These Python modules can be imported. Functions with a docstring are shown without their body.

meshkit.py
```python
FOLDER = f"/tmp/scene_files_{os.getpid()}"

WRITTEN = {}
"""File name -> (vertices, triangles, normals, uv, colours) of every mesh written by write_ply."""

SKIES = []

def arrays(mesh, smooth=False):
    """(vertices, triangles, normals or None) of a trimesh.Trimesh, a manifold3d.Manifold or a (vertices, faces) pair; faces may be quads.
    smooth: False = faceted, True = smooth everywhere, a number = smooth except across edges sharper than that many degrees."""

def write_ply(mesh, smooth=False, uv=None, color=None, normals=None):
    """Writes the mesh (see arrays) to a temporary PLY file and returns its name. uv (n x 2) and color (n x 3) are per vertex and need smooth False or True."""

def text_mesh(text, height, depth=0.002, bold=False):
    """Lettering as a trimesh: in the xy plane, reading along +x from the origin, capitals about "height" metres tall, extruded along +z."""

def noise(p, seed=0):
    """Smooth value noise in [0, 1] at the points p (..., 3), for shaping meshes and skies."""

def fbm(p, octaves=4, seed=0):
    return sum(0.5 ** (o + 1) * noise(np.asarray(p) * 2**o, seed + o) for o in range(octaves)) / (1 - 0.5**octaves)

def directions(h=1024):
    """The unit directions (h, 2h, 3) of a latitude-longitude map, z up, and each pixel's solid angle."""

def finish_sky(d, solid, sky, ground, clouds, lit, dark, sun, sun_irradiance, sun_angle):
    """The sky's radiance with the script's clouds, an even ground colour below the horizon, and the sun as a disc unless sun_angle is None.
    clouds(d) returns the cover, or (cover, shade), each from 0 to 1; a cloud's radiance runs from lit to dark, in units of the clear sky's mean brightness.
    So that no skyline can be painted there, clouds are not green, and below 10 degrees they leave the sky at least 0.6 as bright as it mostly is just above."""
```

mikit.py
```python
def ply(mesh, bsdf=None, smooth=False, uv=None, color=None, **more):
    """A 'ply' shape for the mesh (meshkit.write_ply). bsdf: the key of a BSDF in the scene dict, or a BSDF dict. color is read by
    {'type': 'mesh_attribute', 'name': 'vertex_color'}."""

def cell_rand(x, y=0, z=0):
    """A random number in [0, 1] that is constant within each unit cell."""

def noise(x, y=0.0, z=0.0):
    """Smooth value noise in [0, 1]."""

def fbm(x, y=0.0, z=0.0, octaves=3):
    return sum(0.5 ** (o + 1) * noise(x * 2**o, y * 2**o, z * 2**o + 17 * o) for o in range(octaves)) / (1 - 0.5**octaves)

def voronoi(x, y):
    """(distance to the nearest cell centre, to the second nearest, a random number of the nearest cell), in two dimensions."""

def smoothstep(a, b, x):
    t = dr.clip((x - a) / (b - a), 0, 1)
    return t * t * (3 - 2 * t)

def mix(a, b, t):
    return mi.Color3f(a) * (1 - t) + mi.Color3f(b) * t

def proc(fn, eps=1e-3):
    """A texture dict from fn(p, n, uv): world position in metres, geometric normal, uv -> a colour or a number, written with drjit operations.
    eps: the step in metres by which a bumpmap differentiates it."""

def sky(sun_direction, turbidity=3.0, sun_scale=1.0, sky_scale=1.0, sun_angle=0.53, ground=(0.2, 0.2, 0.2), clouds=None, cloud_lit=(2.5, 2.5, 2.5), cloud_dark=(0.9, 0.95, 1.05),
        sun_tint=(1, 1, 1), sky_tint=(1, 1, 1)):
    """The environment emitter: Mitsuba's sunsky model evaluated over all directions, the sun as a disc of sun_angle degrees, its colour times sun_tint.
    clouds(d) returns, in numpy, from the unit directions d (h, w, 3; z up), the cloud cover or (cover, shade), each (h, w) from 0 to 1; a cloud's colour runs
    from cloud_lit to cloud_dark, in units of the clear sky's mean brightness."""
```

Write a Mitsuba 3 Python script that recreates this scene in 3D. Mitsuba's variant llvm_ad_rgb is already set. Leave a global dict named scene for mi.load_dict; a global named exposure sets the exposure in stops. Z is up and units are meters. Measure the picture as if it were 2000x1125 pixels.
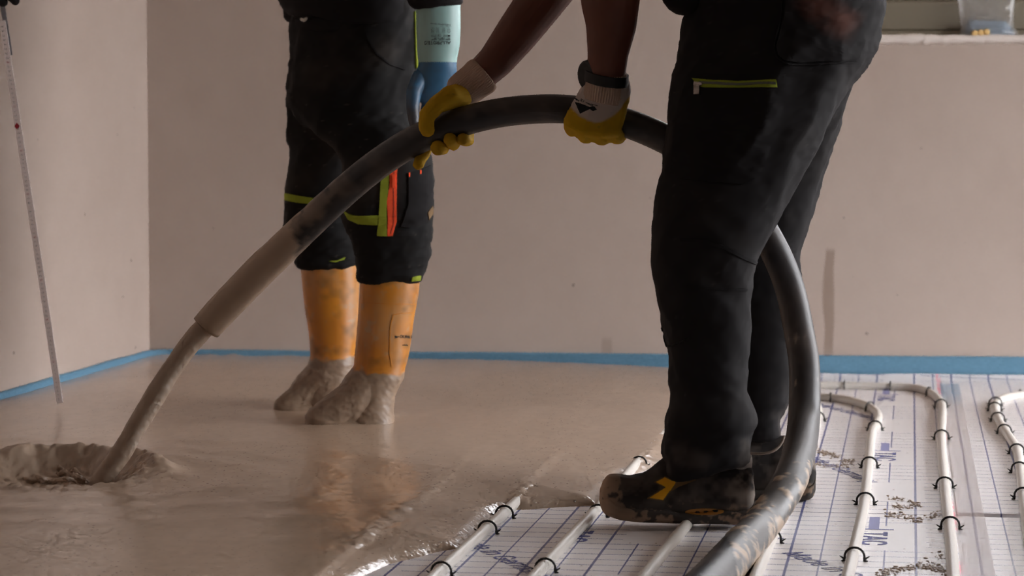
import math, random
import numpy as np, trimesh, mitsuba as mi, drjit as dr
import manifold3d as m3
from scipy.interpolate import PchipInterpolator, CubicSpline
from shapely.geometry import Polygon, Point, LineString
import shapely
import mikit, meshkit
from mikit import proc, smoothstep

random.seed(4); np.random.seed(4)
T = mi.ScalarTransform4f
scene, labels = {}, {}

# ------------------------------------------------------------------ camera, sky, exposure
FPX, PITCH, YAW, CAMH = 4800.0, math.radians(3.606), math.radians(9.21), 0.68
CAM = np.array([0, 0, CAMH])
R = np.array([math.cos(YAW), math.sin(YAW), 0.0])
FH = np.array([-math.sin(YAW), math.cos(YAW), 0.0])
FW = FH * math.cos(PITCH) + np.array([0, 0, -math.sin(PITCH)])
U = np.cross(R, FW)
scene['camera'] = {'type': 'thinlens', 'fov': 2 * math.degrees(math.atan(1000 / FPX)), 'fov_axis': 'x', 'aperture_radius': 0.006,
                   'focus_distance': 4.4, 'near_clip': 0.05, 'far_clip': 200.0,
                   'to_world': T().look_at(origin=CAM.tolist(), target=(CAM + FW).tolist(), up=[0, 0, 1])}
scene['sky'] = mikit.sky((-0.5, -0.6, 0.62), turbidity=5.0, sun_scale=0.0, sky_scale=1.0, ground=(0.22, 0.2, 0.18),
                         clouds=lambda d: (np.full(d.shape[:2], 0.9), np.full(d.shape[:2], 0.25)), cloud_lit=(1.85, 1.8, 1.8), cloud_dark=(1.2, 1.25, 1.3))
exposure = 5.7


def cam(px, py, d):
    "the point of the room that stands d metres along the axis at this place of the photograph"
    return CAM + d * (FW + (px - 1000) / FPX * R - (py - 562.5) / FPX * U)


def gp(px, py, z=0.0):
    r = FW + (px - 1000) / FPX * R - (py - 562.5) / FPX * U
    return CAM + r * ((z - CAMH) / r[2])


def lin(r, g, b):
    c = np.array([r, g, b], float) / 255
    return np.where(c < 0.04045, c / 12.92, ((c + 0.055) / 1.055) ** 2.4)


def mix(a, b, t):
    a, b = ([float(x) for x in q] if isinstance(q, np.ndarray) else q for q in (a, b))
    return mikit.mix(a, b, t)


def L(*c):
    return [float(x) for x in lin(*c)]


# ------------------------------------------------------------------ mesh helpers
def loft(rings, na=72, nl=120, power=2.3, cap=True):
    """rings: (centre, half-width vector, half-depth vector); smooth through all of them"""
    c = np.array([r[0] for r in rings]); a = np.array([r[1] for r in rings]); b = np.array([r[2] for r in rings])
    t = np.concatenate([[0], np.cumsum(np.linalg.norm(np.diff(c, axis=0), axis=1) + 1e-6)])
    s = np.linspace(0, t[-1], nl)
    c, a, b = (PchipInterpolator(t, x, axis=0)(s) for x in (c, a, b))
    th = np.linspace(0, 2 * np.pi, na, endpoint=False)
    cs, sn = np.cos(th), np.sin(th)
    ca, sa = np.sign(cs) * np.abs(cs) ** (2 / power), np.sign(sn) * np.abs(sn) ** (2 / power)
    v = c[:, None] + ca[None, :, None] * a[:, None] + sa[None, :, None] * b[:, None]
    return grid_tube(v, cap)


def grid_tube(v, cap=True):
    nl, na = v.shape[:2]
    i, j = np.meshgrid(np.arange(nl - 1), np.arange(na), indexing='ij')
    k = (j + 1) % na
    q = np.stack([i * na + j, i * na + k, (i + 1) * na + k, (i + 1) * na + j], -1).reshape(-1, 4)
    f = np.vstack([q[:, [0, 1, 2]], q[:, [0, 2, 3]]])
    vv = v.reshape(-1, 3)
    if cap:
        jj = np.arange(na); kk = (jj + 1) % na
        n0 = len(vv); vv = np.vstack([vv, v[0].mean(0), v[-1].mean(0)])
        f = np.vstack([f, np.stack([kk, jj, jj * 0 + n0], 1), np.stack([(nl - 1) * na + jj, (nl - 1) * na + kk, jj * 0 + n0 + 1], 1)])
    m = trimesh.Trimesh(vv, f, process=False)
    if m.volume < 0:
        m.invert()
    return m


def tube(pts, radii, na=20, nl=None, cap=True, flat=1.0):
    p = np.asarray(pts, float); r = np.broadcast_to(np.asarray(radii, float), (len(p),))
    t = np.concatenate([[0], np.cumsum(np.linalg.norm(np.diff(p, axis=0), axis=1))])
    if nl:
        s = np.linspace(0, t[-1], nl)
        p = CubicSpline(t, p)(s) if len(t) > 2 else np.array([np.interp(s, t, p[:, k]) for k in range(3)]).T
        r = PchipInterpolator(t, r)(s)
    tan = np.gradient(p, axis=0); tan /= np.linalg.norm(tan, axis=1, keepdims=True) + 1e-12
    n = np.cross(tan[0], [0, 0, 1] if abs(tan[0][2]) < 0.9 else [1, 0, 0]); n /= np.linalg.norm(n)
    th = np.linspace(0, 2 * np.pi, na, endpoint=False)
    out = []
    for q, tt, rr in zip(p, tan, r):
        n = n - tt * (n @ tt); n /= np.linalg.norm(n)
        b = np.cross(tt, n)
        out.append(q + rr * (np.cos(th)[:, None] * n + flat * np.sin(th)[:, None] * b))
    return grid_tube(np.array(out), cap)


def sph(p, r, seg=20):
    return m3.Manifold.sphere(float(r), seg).translate([float(x) for x in p])


def skeleton(bones, length=0.004, it=8, seg=20, more=()):
    "bones: chains of (point, radius); every bone the hull of two balls, all united, refined and smoothed"
    parts = list(more)
    for ch in bones:
        for (p, r), (q, s) in zip(ch[:-1], ch[1:]):
            parts.append(m3.Manifold.batch_hull([sph(p, r, seg), sph(q, s, seg)]))
    u = m3.Manifold.batch_boolean(parts, m3.OpType.Add).refine_to_length(length)
    m = u.to_mesh()
    tm = trimesh.Trimesh(m.vert_properties[:, :3], m.tri_verts, process=False)
    trimesh.smoothing.filter_taubin(tm, lamb=0.5, nu=0.52, iterations=it)
    return tm


def hull(balls, seg=20):
    return m3.Manifold.batch_hull([sph(p, r, seg) for p, r in balls])


def manifold(tm):
    return m3.Manifold(m3.Mesh(np.asarray(tm.vertices, np.float32), np.asarray(tm.faces, np.uint32)))


def unite(meshes):
    u = m3.Manifold.batch_boolean([manifold(m) for m in meshes], m3.OpType.Add)
    m = u.to_mesh()
    return trimesh.Trimesh(m.vert_properties[:, :3], m.tri_verts, process=False)


def remesh(m, h, it):
    "even triangles by a fine grid of distances, so that joined limbs run into each other without creases"
    man = manifold(m)
    g = man.refine_to_length(h).to_mesh()
    t = trimesh.Trimesh(g.vert_properties[:, :3], g.tri_verts, process=False)
    trimesh.smoothing.filter_taubin(t, lamb=0.6, nu=0.61, iterations=it)
    return t


def push(m, fn):
    "move every vertex along its normal by fn(points)"
    m = m.copy(); m.vertices = m.vertices + np.array(m.vertex_normals) * fn(np.array(m.vertices))[:, None]
    return m


def vc(m, fn):
    return np.clip(fn(np.array(m.vertices)), 0, 1)


def caster(m):
    sc = mi.load_dict({'type': 'scene', 's': {'type': 'ply', 'filename': meshkit.write_ply(m, True)}})

    def hit(px, py):
        px, py = np.asarray(px, float), np.asarray(py, float)
        d = FW + ((px - 1000) / FPX)[:, None] * R - ((py - 562.5) / FPX)[:, None] * U
        d /= np.linalg.norm(d, axis=1, keepdims=True)
        si = sc.ray_intersect(mi.Ray3f(mi.Point3f(*map(float, CAM)), mi.Vector3f(np.ascontiguousarray(d.T.astype(np.float32)))))
        ok = np.array(si.is_valid()).astype(bool)
        return np.array(si.p).T, np.array(si.sh_frame.n).T, ok, d
    return hit


def patch(poly, hit, thick=0.002, step=5.0, lift=-0.001):
    "a sewn-on or printed piece: the outline laid on the surface that HIT finds, with its own thickness"
    g = poly if isinstance(poly, shapely.Geometry) else Polygon(poly).buffer(0)
    ms = []
    for g1 in getattr(g, 'geoms', [g]):
        if g1.area < 0.5: continue
        ms.append(trimesh.creation.extrude_polygon(g1, 1.0, engine='earcut'))
    m = trimesh.util.concatenate(ms)
    m = m.subdivide_to_size(step, max_iter=14)
    v = np.array(m.vertices)
    p, n, ok, d = hit(v[:, 0], v[:, 1])
    n = np.where((n * d).sum(1, keepdims=True) > 0, -n, n)
    if not ok.all():
        from scipy.spatial import cKDTree
        _, k = cKDTree(v[ok, :2]).query(v[~ok, :2]); p[~ok] = p[ok][k]; n[~ok] = n[ok][k]
    m.vertices = p + n * (lift + v[:, 2] * (thick - lift))[:, None]
    m.merge_vertices()
    if m.volume < 0: m.invert()
    return m


def stroke(pts, w):
    return LineString(pts).buffer(w / 2, cap_style=2)


def text_px(s, hpx, x, y, ang, bold=False):
    "lettering as 2-D shapes: capitals hpx tall, starting at (x, y), turned by ang degrees"
    tm = meshkit.text_mesh(s, hpx, 1.0, bold)
    top = tm.faces[tm.face_normals[:, 2] > 0.9]
    tri = tm.vertices[top][:, :, :2] * [1, -1]
    c, q = math.cos(math.radians(ang)), math.sin(math.radians(ang))
    tri = tri @ np.array([[c, q], [-q, c]]) + [x, y]
    return shapely.union_all([Polygon(t) for t in tri if abs(np.cross(t[1] - t[0], t[2] - t[0])) > 1e-9]).buffer(0.01)


def box(lo, hi, bevel=0.0):
    lo, hi = np.array(lo, float), np.array(hi, float)
    if bevel:
        cs = [m3.Manifold.cube(list(hi - lo - 2 * bevel * (np.arange(3) != k))).translate(list(lo + bevel * (np.arange(3) != k))) for k in range(3)]
        return m3.Manifold.batch_hull(cs)
    m = trimesh.creation.box(hi - lo); m.apply_translation((lo + hi) / 2); return m


def numbered(name):
    if name not in labels and name not in scene and not any(k.startswith(name + '__') for k in scene): return name
    k = 1
    while True:
        n = f'{name}_{k:03d}'
        if n not in labels and n not in scene and not any(q.startswith(n + '__') for q in scene): return n
        k += 1


def thing(name, label, cat, group=None, kind=None):
    k = numbered(name); labels[k] = {'label': label, 'category': cat}
    if group: labels[k]['group'] = group
    if kind: labels[k]['kind'] = kind
    return k


def part(parent, name, mesh, bsdf, smooth=True, label=None, color=None, kind=None, **kw):
    key = numbered(parent + '__' + name)
    scene[key] = mikit.ply(mesh, bsdf, smooth, color=color, **kw)
    if label or kind:
        labels[key] = {}
        if label: labels[key]['label'] = label
        if kind: labels[key]['kind'] = kind
    return key


def struct(name, mesh, bsdf, smooth=False, label=None):
    scene[name] = mikit.ply(mesh, bsdf, smooth); labels[name] = {'kind': 'structure', **({'label': label} if label else {})}


# ------------------------------------------------------------------ materials
def principled(col, rough=0.6, **kw):
    return {'type': 'principled', 'base_color': {'type': 'rgb', 'value': [float(x) for x in col]} if not isinstance(col, dict) else col, 'roughness': rough, **kw}


def two(b): return {'type': 'twosided', 'b': b}


VC = {'type': 'mesh_attribute', 'name': 'vertex_color'}
scene['vcol_cloth'] = two(principled(VC, 0.85, specular=0.25))
scene['vcol_rubber'] = two(principled(VC, 0.42, specular=0.5))
scene['vcol_skin'] = two(principled(VC, 0.55, specular=0.4))
scene['black_plastic'] = principled(L(15, 15, 17), 0.5)
scene['black_cloth'] = two(principled(L(26, 24, 25), 0.88, specular=0.25))
scene['lime_cloth'] = two(principled(L(142, 154, 50), 0.85, specular=0.2))
scene['orange_cloth'] = two(principled(L(252, 98, 60), 0.8, specular=0.2))
scene['grey_metal'] = {'type': 'roughconductor', 'material': 'none', 'alpha': 0.3, 'specular_reflectance': {'type': 'rgb', 'value': [0.5, 0.45, 0.42]}}
scene['ink_black'] = two(principled(L(30, 32, 34), 0.8, specular=0.2))
scene['ink_blue'] = two(principled(L(84, 88, 140), 0.6, specular=0.3))
scene['ink_pale'] = two(principled(L(138, 140, 182), 0.6, specular=0.3))
scene['ink_red'] = two(principled(L(150, 40, 50), 0.7, specular=0.3))
scene['yellow_print'] = two(principled(L(226, 162, 20), 0.6))
scene['brown_print'] = two(principled(L(104, 78, 44), 0.7))
scene['orange_rubber'] = two(principled(L(165, 112, 50), 0.6))
scene['pipe_white'] = principled(L(208, 203, 195), 0.34)
scene['film'] = {'type': 'principledthin', 'base_color': {'type': 'rgb', 'value': [0.96, 0.96, 0.97]}, 'roughness': 0.12, 'spec_trans': 0.88, 'diff_trans': 1.0}


def wall_fn(p, n, uv):
    a = mikit.fbm(p.x * 1.3, p.y * 1.3, p.z * 1.1, 4)
    b = mikit.fbm(p.x * 14, p.y * 14, p.z * 9, 3)
    c = mix(WALL_A, WALL_B, dr.clip(a * 1.1 + (b - 0.5) * 0.25, 0, 1))

    def streak(u0, w, z0, z1, k):
        w = w * (0.8 + 0.4 * mikit.noise(p.z * 9, 3))
        e = smoothstep(w, w * 0.55, dr.abs(p.x - u0 + 0.006 * (mikit.noise(p.z * 14) - 0.5)))
        return e * smoothstep(z1, z1 - 0.02, p.z) * smoothstep(z0 - .03, z0 + .05, p.z) * k
    back = smoothstep(5.5, 5.6, p.y)
    s = streak(STREAK[0], 0.019, 0.05, STREAK[1], 0.5) + streak(STREAK[2], 0.022, 0.04, STREAK[3], 0.25) + streak(STREAK[4], 0.02, 0.0, 0.4, 0.14)
    c = mix(c, lin(112, 88, 70), dr.clip(s * back, 0, 1))
    d1, d2, r = mikit.voronoi(p.x * 5 + p.y * 3, p.z * 5)
    sp = smoothstep(0.022, 0.010, d1 / (0.4 + r)) * smoothstep(0.5, 0.75, r) * smoothstep(1.0, 0.25, p.z)
    return mix(c, lin(84, 66, 56), dr.clip(sp * 0.5, 0, 1))


WALL_A, WALL_B = lin(170, 153, 142), lin(184, 169, 159)
STREAK = (gp(1617, 700, .06)[0], 0.68 - (480 - 260) / 702, gp(1188, 690, .06)[0], 0.68 - (655 - 260) / 697, -99.0)


def wall_bump(p, n, uv): return mikit.fbm(p.x * 60, p.y * 60, p.z * 60, 3)


scene['plaster'] = two({'type': 'bumpmap', 'tex': proc(wall_bump, 0.004), 'scale': 0.0012, 'b': principled(proc(wall_fn), 0.9, specular=0.2)})
scene['plaster_raw'] = two(principled(L(214, 204, 196), 0.9, specular=0.2))
scene['ceiling_white'] = two(principled(L(176, 166, 158), 0.9, specular=0.2))
scene['concrete'] = two(principled(L(112, 106, 100), 0.9))
scene['frame_olive'] = two(principled(L(116, 108, 92), 0.55))


def foam_fn(p, n, uv):
    return mix(lin(84, 124, 148), lin(102, 142, 166), mikit.fbm(p.x * 220, p.y * 220, p.z * 220, 2))


scene['blue_foam'] = two(principled(proc(foam_fn), 0.8, specular=0.3))

# mats: printed grid
PX0 = gp(1127.6, 993)[0]


def mat_fn(p, n, uv):
    x = (p.x - PX0) / 0.0505
    k = dr.floor(x + 0.5)
    dx = dr.abs(x - k) * 0.0505
    odd = dr.abs(k - 2 * dr.floor(k / 2)) > 0.5
    row = dr.floor((p.y - SEAM2) / 0.54)
    line = smoothstep(dr.select(odd, 0.0018, 0.0026), dr.select(odd, 0.0010, 0.0018), dx)
    y = (p.y - SEAM2) / 0.05
    kt = dr.floor(y + 0.5)
    dy = dr.abs(y - kt) * 0.05
    fat = dr.abs(kt - 5 * dr.floor(kt / 5)) < 0.5
    tr = smoothstep(dr.select(fat, 0.0036, 0.0030), 0.0014, dy)
    # blank boxes where the maker's mark is printed
    bx = (p.x - BOX_X) / 0.404; by = (p.y - BOX_Y) / 0.54
    fx = (bx - dr.floor(bx)) * 0.404; fy = (by - dr.floor(by)) * 0.54
    boxm = dr.select((fx < 0.098) & (fy < 0.25), 0.0, 1.0)
    base = mix(lin(228, 225, 226), lin(235, 233, 233), mikit.noise(p.x * 6, p.y * 6))
    c = mix(base, lin(112, 118, 152), tr * boxm * 0.85)
    c = mix(c, lin(62, 70, 132), line * dr.select(odd, boxm, 1.0) * 0.92)
    pink = smoothstep(0.007, 0.004, dr.abs(p.x - PINK_X + 0.004 * (mikit.noise(p.y * 8) - .5))) * smoothstep(0.42, 0.56, mikit.noise(p.y * 5, 7)) * smoothstep(0.2, 0.6, mikit.noise(p.x * 300, p.y * 60))
    c = mix(c, lin(240, 130, 150), pink * 0.8)
    d1, d2, r = mikit.voronoi(p.x * 16, p.y * 9)
    sp = smoothstep(0.035, 0.02, d1 / (0.3 + r)) * smoothstep(0.5, 0.7, r)
    return mix(c, lin(128, 108, 96), sp * 0.8)


SEAM1, SEAM2 = gp(1700, 857)[1], gp(1700, 1003)[1]
BOX_X, BOX_Y = gp(1699, 1000)[0], gp(1740, 1075)[1] - 0.0
PINK_X = gp(1873, 1100)[0]
scene['mat_print'] = two(principled(proc(mat_fn), 0.38, specular=0.5))
scene['mat_edge'] = two(principled(L(214, 212, 208), 0.8))


# screed
def screed_col(p, n, uv):
    a = mikit.fbm(p.x * 2.2, p.y * 1.2, 0, 4); b = mikit.fbm(p.x * 70, p.y * 40, p.z * 60, 2)
    c = mix(lin(156, 136, 118), lin(176, 154, 134), dr.clip(a + (b - .5) * .5, 0, 1))
    d1, d2, r = mikit.voronoi(p.x * 110, p.y * 60)
    pt = smoothstep(0.40, 0.62, mikit.fbm(p.x * 3.1, p.y * 2.2, 5, 3))
    return mix(c, lin(92, 76, 62), smoothstep(0.3, 0.1, d1) * smoothstep(0.75, 0.95, r) * (0.15 + 0.5 * pt))


def screed_bump(p, n, uv):
    v, _, r = mikit.voronoi(p.x * 130, p.y * 110)
    dots = smoothstep(0.25, 0.05, v) * smoothstep(0.62, 0.95, r)
    patch_ = smoothstep(0.42, 0.62, mikit.fbm(p.x * 3.1, p.y * 2.2, 5, 3))
    return 0.12 * mikit.fbm(p.x * 26, p.y * 22, p.z * 26, 3) + 0.07 * mikit.noise(p.x * 130, p.y * 60, p.z * 100) + patch_ * 0.5 * dots + 0.10 * patch_ * mikit.noise(p.x * 260, p.y * 200, p.z * 200)


scene['screed_wet'] = two({'type': 'bumpmap', 'tex': proc(screed_bump, 0.002), 'scale': 0.0075, 'b': principled(proc(screed_col), 0.2, specular=0.6)})


def mud_bump(p, n, uv): return mikit.fbm(p.x * 110, p.y * 110, p.z * 110, 3)


scene['mud'] = two({'type': 'bumpmap', 'tex': proc(mud_bump, 0.001), 'scale': 0.004, 'b': principled(proc(screed_col), 0.4, specular=0.5)})

# ------------------------------------------------------------------ the room
ST = 0.062                                   # top of the blue edge strip
wl = gp(298, 683, ST); wr = gp(2000, 698, ST); wn = gp(0, 767.6, ST)
bd = (wr - wl) / np.linalg.norm(wr - wl); bn = np.array([bd[1], -bd[0], 0])      # along the back wall; into the room
ld = (wn - wl) / np.linalg.norm(wn - wl); ln = np.array([-ld[1], ld[0], 0])      # along the left wall, towards the camera
if ln[0] < 0: ln = -ln
CORNER = np.array([wl[0], wl[1], 0])
TH = 0.012


def wall_panel(o, d, n, s0, s1, z0, z1, thick=0.2):
    v = []
    for s in (s0, s1):
        for z in (z0, z1):
            for k in (0, -thick):
                q = o + d * s + n * k; v.append([q[0], q[1], z])
    return trimesh.convex.convex_hull(np.array(v))


WB = CORNER - bn * TH - ln * 0.0             # the wall's face lies behind the strip
sill_z = 0.68 + (260 - 76) * np.linalg.norm((gp(1850, 697, ST) - CAM) @ FW) / FPX
win_s0 = (gp(1500, 694, ST) - CORNER) @ bd; win_s1 = win_s0 + 2.35
RX = (gp(2000, 698, ST) - CORNER) @ bd + 1.5
HZ = 2.9
struct('floor', box([-4, -2, -0.16], [4.0, 9.0, -0.03]), 'concrete', label='concrete slab under the insulation mats')
back = trimesh.util.concatenate([wall_panel(WB, bd, bn, -0.3, win_s0, -0.16, HZ), wall_panel(WB, bd, bn, win_s0, win_s1, -0.16, sill_z - 0.004),
                                 wall_panel(WB, bd, bn, win_s0, win_s1, 2.72, HZ), wall_panel(WB, bd, bn, win_s1, RX + .3, -0.16, HZ)])
struct('wall_back', back, 'plaster', label='pinkish plaster wall with a brown streak')
LW = CORNER - ln * TH
struct('wall_left', wall_panel(LW, ld, ln, -0.3, 8.0, -0.16, HZ), 'plaster', label='pinkish plaster wall on the left')
RO = CORNER + bd * RX
struct('wall_right', trimesh.util.concatenate([wall_panel(RO, bn, -bd, 0, 0.4, -0.16, HZ), wall_panel(RO, bn, -bd, 0.4, 2.9, 2.8, HZ), wall_panel(RO, bn, -bd, 2.9, 8.5, -0.16, HZ)]), 'plaster')
struct('ceiling', box([-4, -2, HZ], [4.2, 9.0, HZ + 0.2]), 'ceiling_white')
struct('wall_front', box([-4, -1.6, -0.16], [4.2, -1.4, HZ]), 'concrete')

# blue edge strips, rounded round the corner
def strip_mesh(path, z0, z1, th):
    p = np.array(path)[:, :2]
    t = np.gradient(p, axis=0); t /= np.linalg.norm(t, axis=1, keepdims=True)
    n = np.stack([t[:, 1], -t[:, 0]], 1)
    s = np.arange(len(p))
    wob = 0.003 * (meshkit.noise(np.stack([p[:, 0] * 5, p[:, 1] * 5, p[:, 0] * 0], 1)) - 0.5)
    pr = [(-th, z0), (0, z0), (0, z1 - 0.003), (-0.003, z1), (-th, z1)]
    rings = []
    for k in range(len(p)):
        rings.append([[p[k, 0] + n[k, 0] * a, p[k, 1] + n[k, 1] * a, z + (wob[k] if z > 0.01 else 0)] for a, z in pr])
    return grid_tube(np.array(rings))


sb = [CORNER + bd * s for s in np.linspace(0.055, RX - 0.02, 90)]
sl = [CORNER + ld * s for s in np.linspace(0.055, 4.5, 90)]
arc = [(1 - t) ** 2 * sl[0] + 2 * t * (1 - t) * (CORNER + (bd + ld) * 0.004) + t * t * sb[0] for t in np.linspace(0, 1, 9)[1:-1]]
struct('trim_back', strip_mesh(arc[3:] + sb, -0.03, ST, TH * 0.98), 'blue_foam', 30, 'blue foam edge strip along the foot of the back wall')
struct('trim_left', strip_mesh(sl[::-1] + arc[:4], -0.03, ST, TH * 0.98), 'blue_foam', 30, 'blue foam edge strip along the foot of the left wall')

# window in the back wall: frame, sash, glass, ragged plaster edge
def wbox(s0, s1, k0, k1, z0, z1, bevel=0.006):
    m = box([s0, k0, z0], [s1, k1, z1], bevel); mm = m.to_mesh()
    v = mm.vert_properties[:, :3]
    return trimesh.Trimesh(WB + v[:, :1] * bd - v[:, 1:2] * bn + v[:, 2:3] * [0, 0, 1], mm.tri_verts, process=False)


def flipfix(m):
    if m.volume < 0: m.invert()
    return m


labels['window_1'] = {'kind': 'structure', 'label': 'olive grey window frame above the ragged plaster edge'}
part('window_1', 'sill', flipfix(wbox(win_s0, win_s1, 0.004, 0.2, sill_z - 0.02, sill_z - 0.003, 0.002)), 'plaster_raw', False)
part('window_1', 'bottom_rail', flipfix(wbox(win_s0, win_s1, 0.09, 0.15, sill_z - 0.002, sill_z + 0.024)), 'frame_olive', 30, 'lighter ledge profile')
part('window_1', 'frame', flipfix(wbox(win_s0, win_s1, 0.10, 0.16, sill_z + 0.024, sill_z + 0.108)), 'frame_olive', 30)
part('window_1', 'sash', flipfix(trimesh.util.concatenate([flipfix(wbox(win_s0, win_s1, 0.115, 0.16, sill_z + 0.108, sill_z + 0.17)), flipfix(wbox(win_s0, win_s0 + 0.07, 0.115, 0.16, sill_z + 0.17, 2.72)),
      flipfix(wbox(win_s1 - 0.07, win_s1, 0.115, 0.16, sill_z + 0.17, 2.72)), flipfix(wbox(win_s0 + .9, win_s0 + 1.0, 0.115, 0.16, sill_z + 0.17, 2.72))])), 'frame_olive', 30)
gl = wall_panel(WB - bn * 0.14, bd, bn, win_s0 + .07, win_s1 - .07, sill_z + 0.17, 2.72, 0.0005)
scene['glass'] = {'type': 'thindielectric'}
q = np.array([WB - bn * 0.14 + bd * s + np.array([0, 0, z]) for s, z in ((win_s0 + .06, sill_z + .16), (win_s1 - .06, sill_z + .16), (win_s1 - .06, 2.72), (win_s0 + .06, 2.72))])
part('window_1', 'pane', (q, np.array([[0, 1, 2], [0, 2, 3]])), 'glass', False)
rag = []
for s in np.arange(win_s0, win_s1, 0.006):
    u = meshkit.fbm(np.array([[s * 14, 1.5, 0]]), 4)[0]; u2 = meshkit.fbm(np.array([[s * 40, 7.5, 0]]), 3)[0]
    h = 0.004 + 0.012 * u; k = 0.004 + 0.012 * (u2 - 0.3)
    c = WB + bd * s
    rag.append([[*(c + bn * a)[:2], sill_z + z] for a, z in ((-0.03, -0.006), (0.0, -0.012 - 0.01 * u2), (0.002 + k * .5, -0.004), (0.001 + k * .4, h * 0.6), (-0.01, h), (-0.03, h * 0.5))])
part('window_1', 'plaster_edge', grid_tube(np.array(rag)), 'plaster_raw', True, 'ragged broken white plaster edge')

# ------------------------------------------------------------------ insulation mats
seamx = gp(1868, 1000)[0]
wallY = CORNER[1] + 0.02


def mat(x0, x1, y0, y1, rot=0, label=''):
    k = thing('insulation_mat', label, 'mat', 'printed insulation mats')
    if y1 is None:
        y1 = y0
        tm = trimesh.creation.extrude_polygon(Polygon([(x0, y0), (x1, y0), (x1, wy(x1) - 0.004), (x0, wy(x0) - 0.004)]), 0.029, engine='earcut'); tm.apply_translation([0, 0, -0.029])
    else:
        m = box([x0, y0, -0.029], [x1, y1, 0.0], 0.0015); mm = m.to_mesh()
        tm = trimesh.Trimesh(mm.vert_properties[:, :3], mm.tri_verts)
    tm.apply_transform(trimesh.transformations.rotation_matrix(math.radians(rot), [0, 0, 1], [x0, y1, 0]))
    scene[k] = mikit.ply(tm, 'mat_print', False)
    return k


def wy(x): return CORNER[1] + bd[1] / bd[0] * (x - CORNER[0])


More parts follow.
